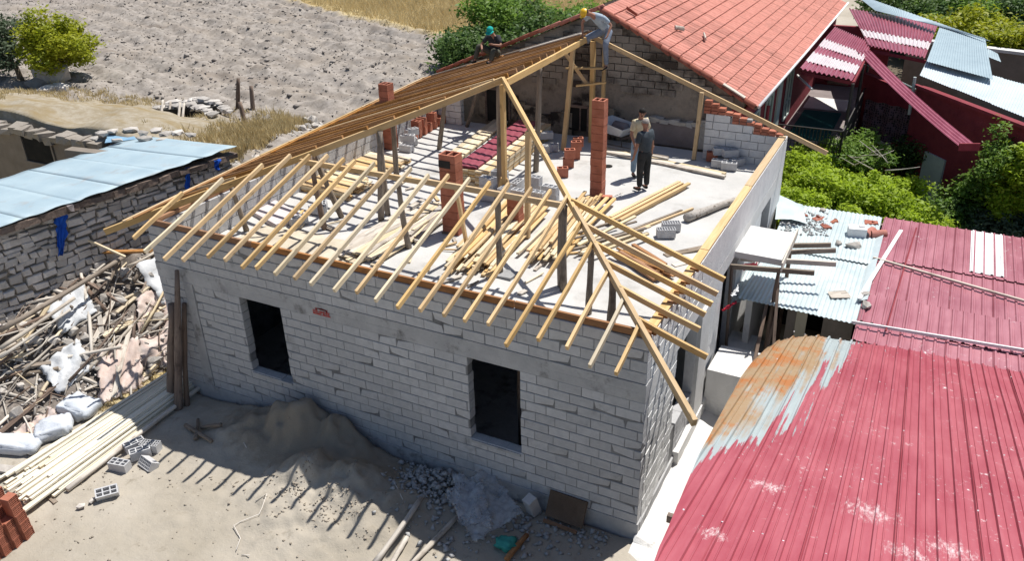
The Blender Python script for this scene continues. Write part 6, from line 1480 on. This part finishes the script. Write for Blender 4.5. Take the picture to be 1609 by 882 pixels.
def bag(px, py, r_, m, label, name='bag', seed=0):
    import bmesh; bm = bmesh.new(); bmesh.ops.create_icosphere(bm, subdivisions=3, radius=1)
    for v in bm.verts:
        x, y, z = v.co; w1 = 1+.13*math.sin(6*x+seed)+.12*math.sin(8*y+4*z)+.09*math.sin(15*z+7*x); v.co = Vector((x*r_*w1, y*r_*.8*w1, z*r_*.55*w1))
    me = bpy.data.meshes.new(name); bm.to_mesh(me); bm.free(); me.materials.append(m); me.shade_smooth(); return tag(link(name, me, None, G(px, py)+Vector((0, 0, r_*.4))), label, 'bag')
bag(797, 862, .2, M['teal_cloth'], 'green plastic bag on the ground in front of the plastic sheet')
put('hollow_block', hbig, G(830, 815)+Vector((0, .0, .22)), 1.2, 'slotted grey block leaning on end between plastic sheet and brown board', 'concrete block', None, ((0, 1, 0), 1.25))
mb = MB(); mb.box((0, 0, 0), (.72, .04, .46), jit=.008); p = G(886, 826); bb = link('brown_board', mb.mesh('brown_board', M['board_brown']), None, p+Vector((0, .1, .3)), Quaternion((0, 0, 1), -.02) @ Quaternion((1, 0, 0), -.5)); tag(bb, 'brown worn board leaning against the foot of the front wall', 'board')
beam('edge', p+Vector((-.34, -.12, .08)), p+Vector((.3, -.14, .07)), .05, .05, M['wood_plate'], None); tag(bpy.context.scene.objects['edge'], 'dark batten lying under the brown worn board', 'batten'); bpy.context.scene.objects['edge'].name = 'batten_piece'
# roots and wires on the sand
for i, (pts, lab) in enumerate((([(368, 690), (372, 683), (382, 695), (388, 707)], 'thin pale root sticking out of the shaded heap'), ([(402, 790), (420, 780), (412, 800), (408, 812), (378, 822), (368, 830), (378, 848), (372, 868)], 'curly pale root lying on the sunlit sand'), ([(380, 874), (393, 877)], 'tiny pale twig at the bottom of the sand'), ([(615, 752), (624, 770), (633, 787)], 'thin pale stick standing in the shaded sand'))):
    mb = MB(); mb.tube([G(*p)+Vector((0, 0, .02+.03*(k % 2))) for k, p in enumerate(pts)], .008, 5); tag(base_at(B(mb, 'dry_root', M['wire'], None, True), G(*pts[0])), lab, 'root')
beam('iron_bit', Vector((.5, -.38, .1)), Vector((.62, -.45, .12)), .05, .04, M['wood_grey'], None); tag(bpy.context.scene.objects['iron_bit'], 'small dark peg on the pale cement below the shed roof edge', 'peg')
# ------------------------------------------------------------------ people
SK = mat('skin', (.28, .14, .09), (.36, .19, .13), 6, .6, .3, 0)
def skinned(name, nodes, edges, m, parent, root=0, sub=1):
    """nodes: list of (pos, radius); edges: index pairs -> continuous surface through Skin + Subdivision, applied"""
    me = bpy.data.meshes.new(name); me.from_pydata([tuple(p) for p, _ in nodes], edges, [])
    o = bpy.data.objects.new(name, me); COL.objects.link(o); sk = o.modifiers.new('s', 'SKIN'); sk.use_smooth_shade = True
    for i, (_, r_) in enumerate(nodes):
        rr_ = r_ if isinstance(r_, tuple) else (r_, r_); me.skin_vertices[0].data[i].radius = rr_; me.skin_vertices[0].data[i].use_root = (i == root)
    sb_ = o.modifiers.new('d', 'SUBSURF'); sb_.levels = sub; sb_.render_levels = sub
    dg = bpy.context.evaluated_depsgraph_get(); ev = o.evaluated_get(dg); nm_ = bpy.data.meshes.new_from_object(ev); nm_.name = name
    bpy.data.objects.remove(o); nm_.materials.clear(); nm_.materials.append(m); nm_.shade_smooth(); nm_.update()
    for p_ in nm_.polygons: p_.material_index = 0
    return link(name, nm_, parent)
def ell(name, c, r_, m, parent, q_=None, n=16, cut=None, taper=0):
    import bmesh; bm = bmesh.new(); bmesh.ops.create_uvsphere(bm, u_segments=n, v_segments=n-4, radius=1)
    if cut is not None: bmesh.ops.delete(bm, geom=[v for v in bm.verts if v.co.z < cut], context='VERTS')
    for v in bm.verts:
        t = 1-taper*max(0, -v.co.z); v.co = Vector((v.co.x*r_[0]*t, v.co.y*r_[1]*t, v.co.z*r_[2]))
        if q_ is not None: v.co = q_ @ v.co
        v.co += Vector(c)
    me = bpy.data.meshes.new(name); bm.to_mesh(me); bm.free(); me.materials.append(m); me.shade_smooth(); return link(name, me, parent)
def person(label, J, face, shirt, trousers, hat=None, hair=None, shoes=None, sleeve='short', loc=None, beltless=False, group=None):
    """J: joints pelvis, chest, neck, head, and for l/r: sh, el, wr, hip, kn, an, toe"""
    J = {k: Vector(v) for k, v in J.items()}; t = thing('person', label, 'person', tuple(loc or J['pelvis']), group)
    V = Vector; f = V(face).normalized(); up = (J['head']-J['neck']).normalized()
    sd = (J['shr']-J['shl']).normalized()
    nodes = [(J['pelvis'], (.135, .10)), (J['pelvis'].lerp(J['chest'], .5), (.13, .095)), (J['chest'], (.15, .11)), (J['neck'], (.06, .058)), (J['neck'].lerp(J['head'], .55), .062), (J['head'], (.078, .095)), (J['head']+up*.07, (.065, .08))]
    edges = [(0, 1), (1, 2), (2, 3), (3, 4), (4, 5), (5, 6)]; idx = {}
    for s in 'lr':
        k = len(nodes); sh = J['sh'+s]; el = J['el'+s]; wr = J['wr'+s]; hd = wr+(wr-el).normalized()*.09
        nodes += [(sh, .062), (sh.lerp(el, .45), .05), (el, .041), (el.lerp(wr, .35), .04), (wr, .026), (hd, (.036, .022))]
        edges += [(2, k)]+[(k+i, k+i+1) for i in range(5)]
        k = len(nodes); hp, kn, an, toe = J['hip'+s], J['kn'+s], J['an'+s], J['toe'+s]
        nodes += [(hp, .088), (hp.lerp(kn, .45), .078), (kn, .055), (kn.lerp(an, .3), .055), (an, .036), (toe, .035)]
        edges += [(0, k)]+[(k+i, k+i+1) for i in range(5)]
    body = skinned('body', nodes, edges, SK, t)
    # fingers
    for s in 'lr':
        el, wr = J['el'+s], J['wr'+s]; d = (wr-el).normalized(); hd = wr+d*.085; side = d.cross(f).normalized() if d.cross(f).length > .1 else sd; pn = side.cross(d).normalized()
        mb = MB()
        for i, L in enumerate((.068, .078, .072, .056)):
            o_ = side*((i-1.5)*.019); a = hd+o_; mb.tube([a-d*.01, a+d*L*.5+pn*.012, a+d*L*.85+pn*.035], [.0095, .0088, .007], 6)
        a = wr+d*.03+side*.03; mb.tube([a, a+d*.035+side*.022+pn*.01, a+d*.065+side*.02+pn*.025], [.012, .010, .008], 6); B(mb, 'fingers', SK, t, True)
    # face
    hx = up.cross(f).normalized(); H = J['head']+up*.02; fr = H+f*.088
    mb = MB(); mb.tube([fr+up*.02, fr+f*.022-up*.012, fr-up*.022], [.008, .014, .010], 6); B(mb, 'nose', SK, t, True)
    mb = MB()
    for s in (-1, 1): mb.box(fr+hx*s*.03+up*.025-f*.006, (.02, .02, .012), qdir(f).to_matrix())
    mb.box(fr-up*.048-f*.006, (.016, .042, .009), qdir(f).to_matrix()); B(mb, 'eyes_and_mouth', M['soot'], t)
    for s in (-1, 1): ell('ear', H+hx*s*.082, (.012, .018, .028), SK, t, None, 8)
    # shirt
    ax = (J['chest']-J['pelvis']).normalized(); nodes = [(J['pelvis']-ax*.07, (.178, .142)), (J['pelvis'].lerp(J['chest'], .5), (.172, .137)), (J['chest'], (.19, .145)), (J['chest'].lerp(J['neck'], .75), (.092, .085))]
    edges = [(0, 1), (1, 2), (2, 3)]
    for s in 'lr':
        k = len(nodes); sh, el, wr = J['sh'+s], J['el'+s], J['wr'+s]
        if sleeve == 'short': nodes += [(sh, .085), (sh.lerp(el, .5), .077), (sh.lerp(el, .8), .072)]; edges += [(2, k), (k, k+1), (k+1, k+2)]
        else: nodes += [(sh, .08), (sh.lerp(el, .5), .066), (el, .056), (el.lerp(wr, .85), .042)]; edges += [(2, k), (k, k+1), (k+1, k+2), (k+2, k+3)]
    skinned('shirt', nodes, edges, shirt, t, 2)
    nodes = [(J['pelvis']+(J['chest']-J['pelvis'])*.35, (.158, .125)), (J['pelvis'], (.165, .13))]; edges = [(0, 1)]
    for s in 'lr':
        k = len(nodes); hp, kn, an = J['hip'+s], J['kn'+s], J['an'+s]
        nodes += [(hp, .118), (hp.lerp(kn, .5), .104), (kn, .086), (kn.lerp(an, .4), .08), (kn.lerp(an, .98), .07)]; edges += [(1, k)]+[(k+i, k+i+1) for i in range(4)]
    skinned('trousers', nodes, edges, trousers, t, 1)
    for s in 'lr':
        an, toe = J['an'+s], J['toe'+s]; d = (toe-an); d.z = 0; d = d.normalized()
        skinned('shoe', [(an+Vector((0, 0, -.02))-d*.05, .045), (an+Vector((0, 0, -.045))+d*.03, .046), (toe+Vector((0, 0, .0)), .04), (toe+d*.04, .028)], [(0, 1), (1, 2), (2, 3)], shoes or M['rubber'], t, 0)
    if hair: ell('hair', H+up*.012-f*.016, (.092, .098, .10), hair, t, None, 14, -.15)
    if hat:
        m_, kind = hat; qh = Vector((0, 0, 1)).rotation_difference(up); ell('helmet' if kind == 'helmet' else 'cap', H+up*.02, (.118, .128, .125) if kind == 'helmet' else (.1, .108, .105), m_, t, qh, 18, -.02)
        mb = MB(); ring = []
        for i in range(13):
            a = -1.2+2.4*i/12; dr_ = (f*math.cos(a)+hx*math.sin(a)); ring += [H+up*.015+dr_*.10, H+up*.0+dr_*(.10+.085*math.cos(a*.9))]
        mb.add(ring, [(2*i, 2*i+1, 2*i+3, 2*i+2) for i in range(12)]); o = B(mb, 'brim', m_, t, True); md = o.modifiers.new('t', 'SOLIDIFY'); md.thickness = .008
    return t
def stand(foot, h, f, lean=0, arms=None, knees=.02, spread=.11):
    """joints of a standing figure; foot = ground point, f = facing"""
    k = h/1.76; F_ = Vector(foot); f = Vector(f).normalized(); s = Vector((f.y, -f.x, 0)); U = Vector((0, 0, 1))
    J = dict(pelvis=F_+U*.94*k, chest=F_+U*1.30*k+f*lean*.4, neck=F_+U*1.49*k+f*lean*.6, head=F_+U*1.62*k+f*(lean*.8+.02))
    for n_, g in (('l', -1), ('r', 1)):
        sh = F_+U*1.42*k+s*g*.175*k+f*lean*.5; J['sh'+n_] = sh; a = (arms or {}).get(n_, ((.05*g, .02), (.06*g, .1)))
        el = sh-U*.29*k+s*a[0][0]+f*a[0][1]; J['el'+n_] = el; wr = el-U*.245*k+s*a[1][0]+f*a[1][1]; J['wr'+n_] = wr
        J['hip'+n_] = F_+U*.88*k+s*g*.09*k; J['kn'+n_] = F_+U*.49*k+s*g*spread+f*knees; J['an'+n_] = F_+U*.085*k+s*g*spread; J['toe'+n_] = F_+U*.045*k+s*g*(spread+.03)+f*.15
    return J
cam2 = Vector((CX, CY, CZ))
m_yel = mat('pale_yellow_shirt', (.5, .42, .27), (.62, .54, .38), 6, .9, .1, .4, 20); m_jean = mat('light_jeans', (.16, .23, .3), (.26, .34, .42), 8, .9, .1, .4, 40)
m_bs = mat('dark_teal_shirt', (.045, .055, .065), (.075, .088, .1), 6, .9, .1, .4, 20); m_dk = mat('dark_trousers', (.025, .028, .03), (.05, .05, .05), 6, .9, .1, .4, 20)
m_lb = mat('light_blue_shirt', (.3, .37, .44), (.42, .49, .55), 6, .9, .1, .4, 20); m_gr = mat('blue_grey_trousers', (.16, .19, .25), (.26, .3, .37), 6, .9, .1, .4, 20)
m_ch = mat('charcoal_shirt', (.03, .03, .035), (.06, .06, .065), 6, .9, .1, .4, 20); m_kh = mat('olive_trousers', (.07, .07, .055), (.12, .115, .09), 6, .9, .1, .4, 20)
m_grey = mat('grey_hair', (.25, .22, .2), (.36, .33, .3), 10, .9, .1, .3, 40); m_blk = mat('black_hair', (.015, .013, .012), (.03, .027, .025), 10, .8, .2, .3, 40)
m_helm = mat('yellow_helmet', (.72, .42, .01), (.8, .5, .02), 4, .35, .5, 0); m_teal = mat('teal_cap', (.01, .3, .27), (.02, .4, .36), 4, .8, .1, .2, 30)
# two men talking on the deck
fA = D(1010, 299); person('man in dark teal shirt and black trousers standing right, nearer of the two talking', stand(fA, 1.80, (-.75, .45, 0), .03, {'l': ((-.08, -.02), (-.03, .06)), 'r': ((.05, .0), (.05, .05))}), (-.8, .3, -.25), m_bs, m_dk, None, m_grey, loc=fA)
fB = D(1000, 276); person('man in pale yellow shirt and light jeans standing behind the man in the dark shirt', stand(fB, 1.80, (.75, -.6, 0), .12, {'l': ((-.06, .04), (-.02, .12)), 'r': ((.08, .02), (-.02, .14))}), (.3, -.8, -.3), m_yel, m_jean, None, m_blk, loc=fB)
# carpenter in yellow helmet astride the ridge
R1 = Vector((-5.12, 10.75, 6.16))
J = dict(pelvis=R1+Vector((.10, .30, .22)), chest=R1+Vector((-.08, .04, .55)), neck=R1+Vector((-.20, -.10, .66)), head=R1+Vector((-.30, -.22, .70)),
         shl=R1+Vector((.10, -.03, .60)), ell=R1+Vector((.32, .05, .38)), wrl=R1+Vector((.30, -.12, .18)), shr=R1+Vector((-.27, .06, .62)), elr=R1+Vector((-.46, -.06, .44)), wrr=R1+Vector((-.42, -.12, .16)),
         hipl=R1+Vector((.18, .27, .16)), knl=R1+Vector((.20, -.02, -.12)), anl=R1+Vector((.16, .2, -.72)), toel=R1+Vector((.1, .02, -.80)),
         hipr=R1+Vector((0, .30, .16)), knr=R1+Vector((-.36, .0, .02)), anr=R1+Vector((-.40, .28, -.16)), toer=R1+Vector((-.46, .14, -.2)))
# mirror so that the figure faces the ridge end
pw = person('carpenter in yellow helmet and light blue shirt crouching at the far end of the ridge', J, (-.45, -.6, -.6), m_lb, m_gr, (m_helm, 'helmet'), m_blk, loc=R1)
beam('foot_plank', (-6.0, 10.62, 5.36), (-4.95, 10.72, 5.42), .16, .035, M['wood'], frame)
# carpenter in teal cap seated on the left slope
R2 = Vector((-8.42, 11.05, zl(-8.42, 11.05)+.14))
J = dict(pelvis=R2+Vector((0, 0, .16)), chest=R2+Vector((.02, -.1, .52)), neck=R2+Vector((.02, -.18, .68)), head=R2+Vector((.0, -.26, .80)),
         shl=R2+Vector((.19, -.14, .62)), ell=R2+Vector((.34, -.3, .42)), wrl=R2+Vector((.16, -.42, .46)), shr=R2+Vector((-.15, -.12, .62)), elr=R2+Vector((-.32, -.25, .40)), wrr=R2+Vector((-.2, -.45, .30)),
         hipl=R2+Vector((.1, -.03, .13)), knl=R2+Vector((.16, -.42, .30)), anl=R2+Vector((.12, -.52, .0)), toel=R2+Vector((.08, -.66, -.0)),
         hipr=R2+Vector((-.09, -.03, .13)), knr=R2+Vector((-.38, -.30, .38)), anr=R2+Vector((-.45, -.42, -.02)), toer=R2+Vector((-.5, -.55, -.05)))
person('carpenter in teal cap and dark clothes seated on the battens of the left slope', J, (.1, -.8, -.5), m_ch, m_kh, (m_teal, 'cap'), m_blk, loc=R2)
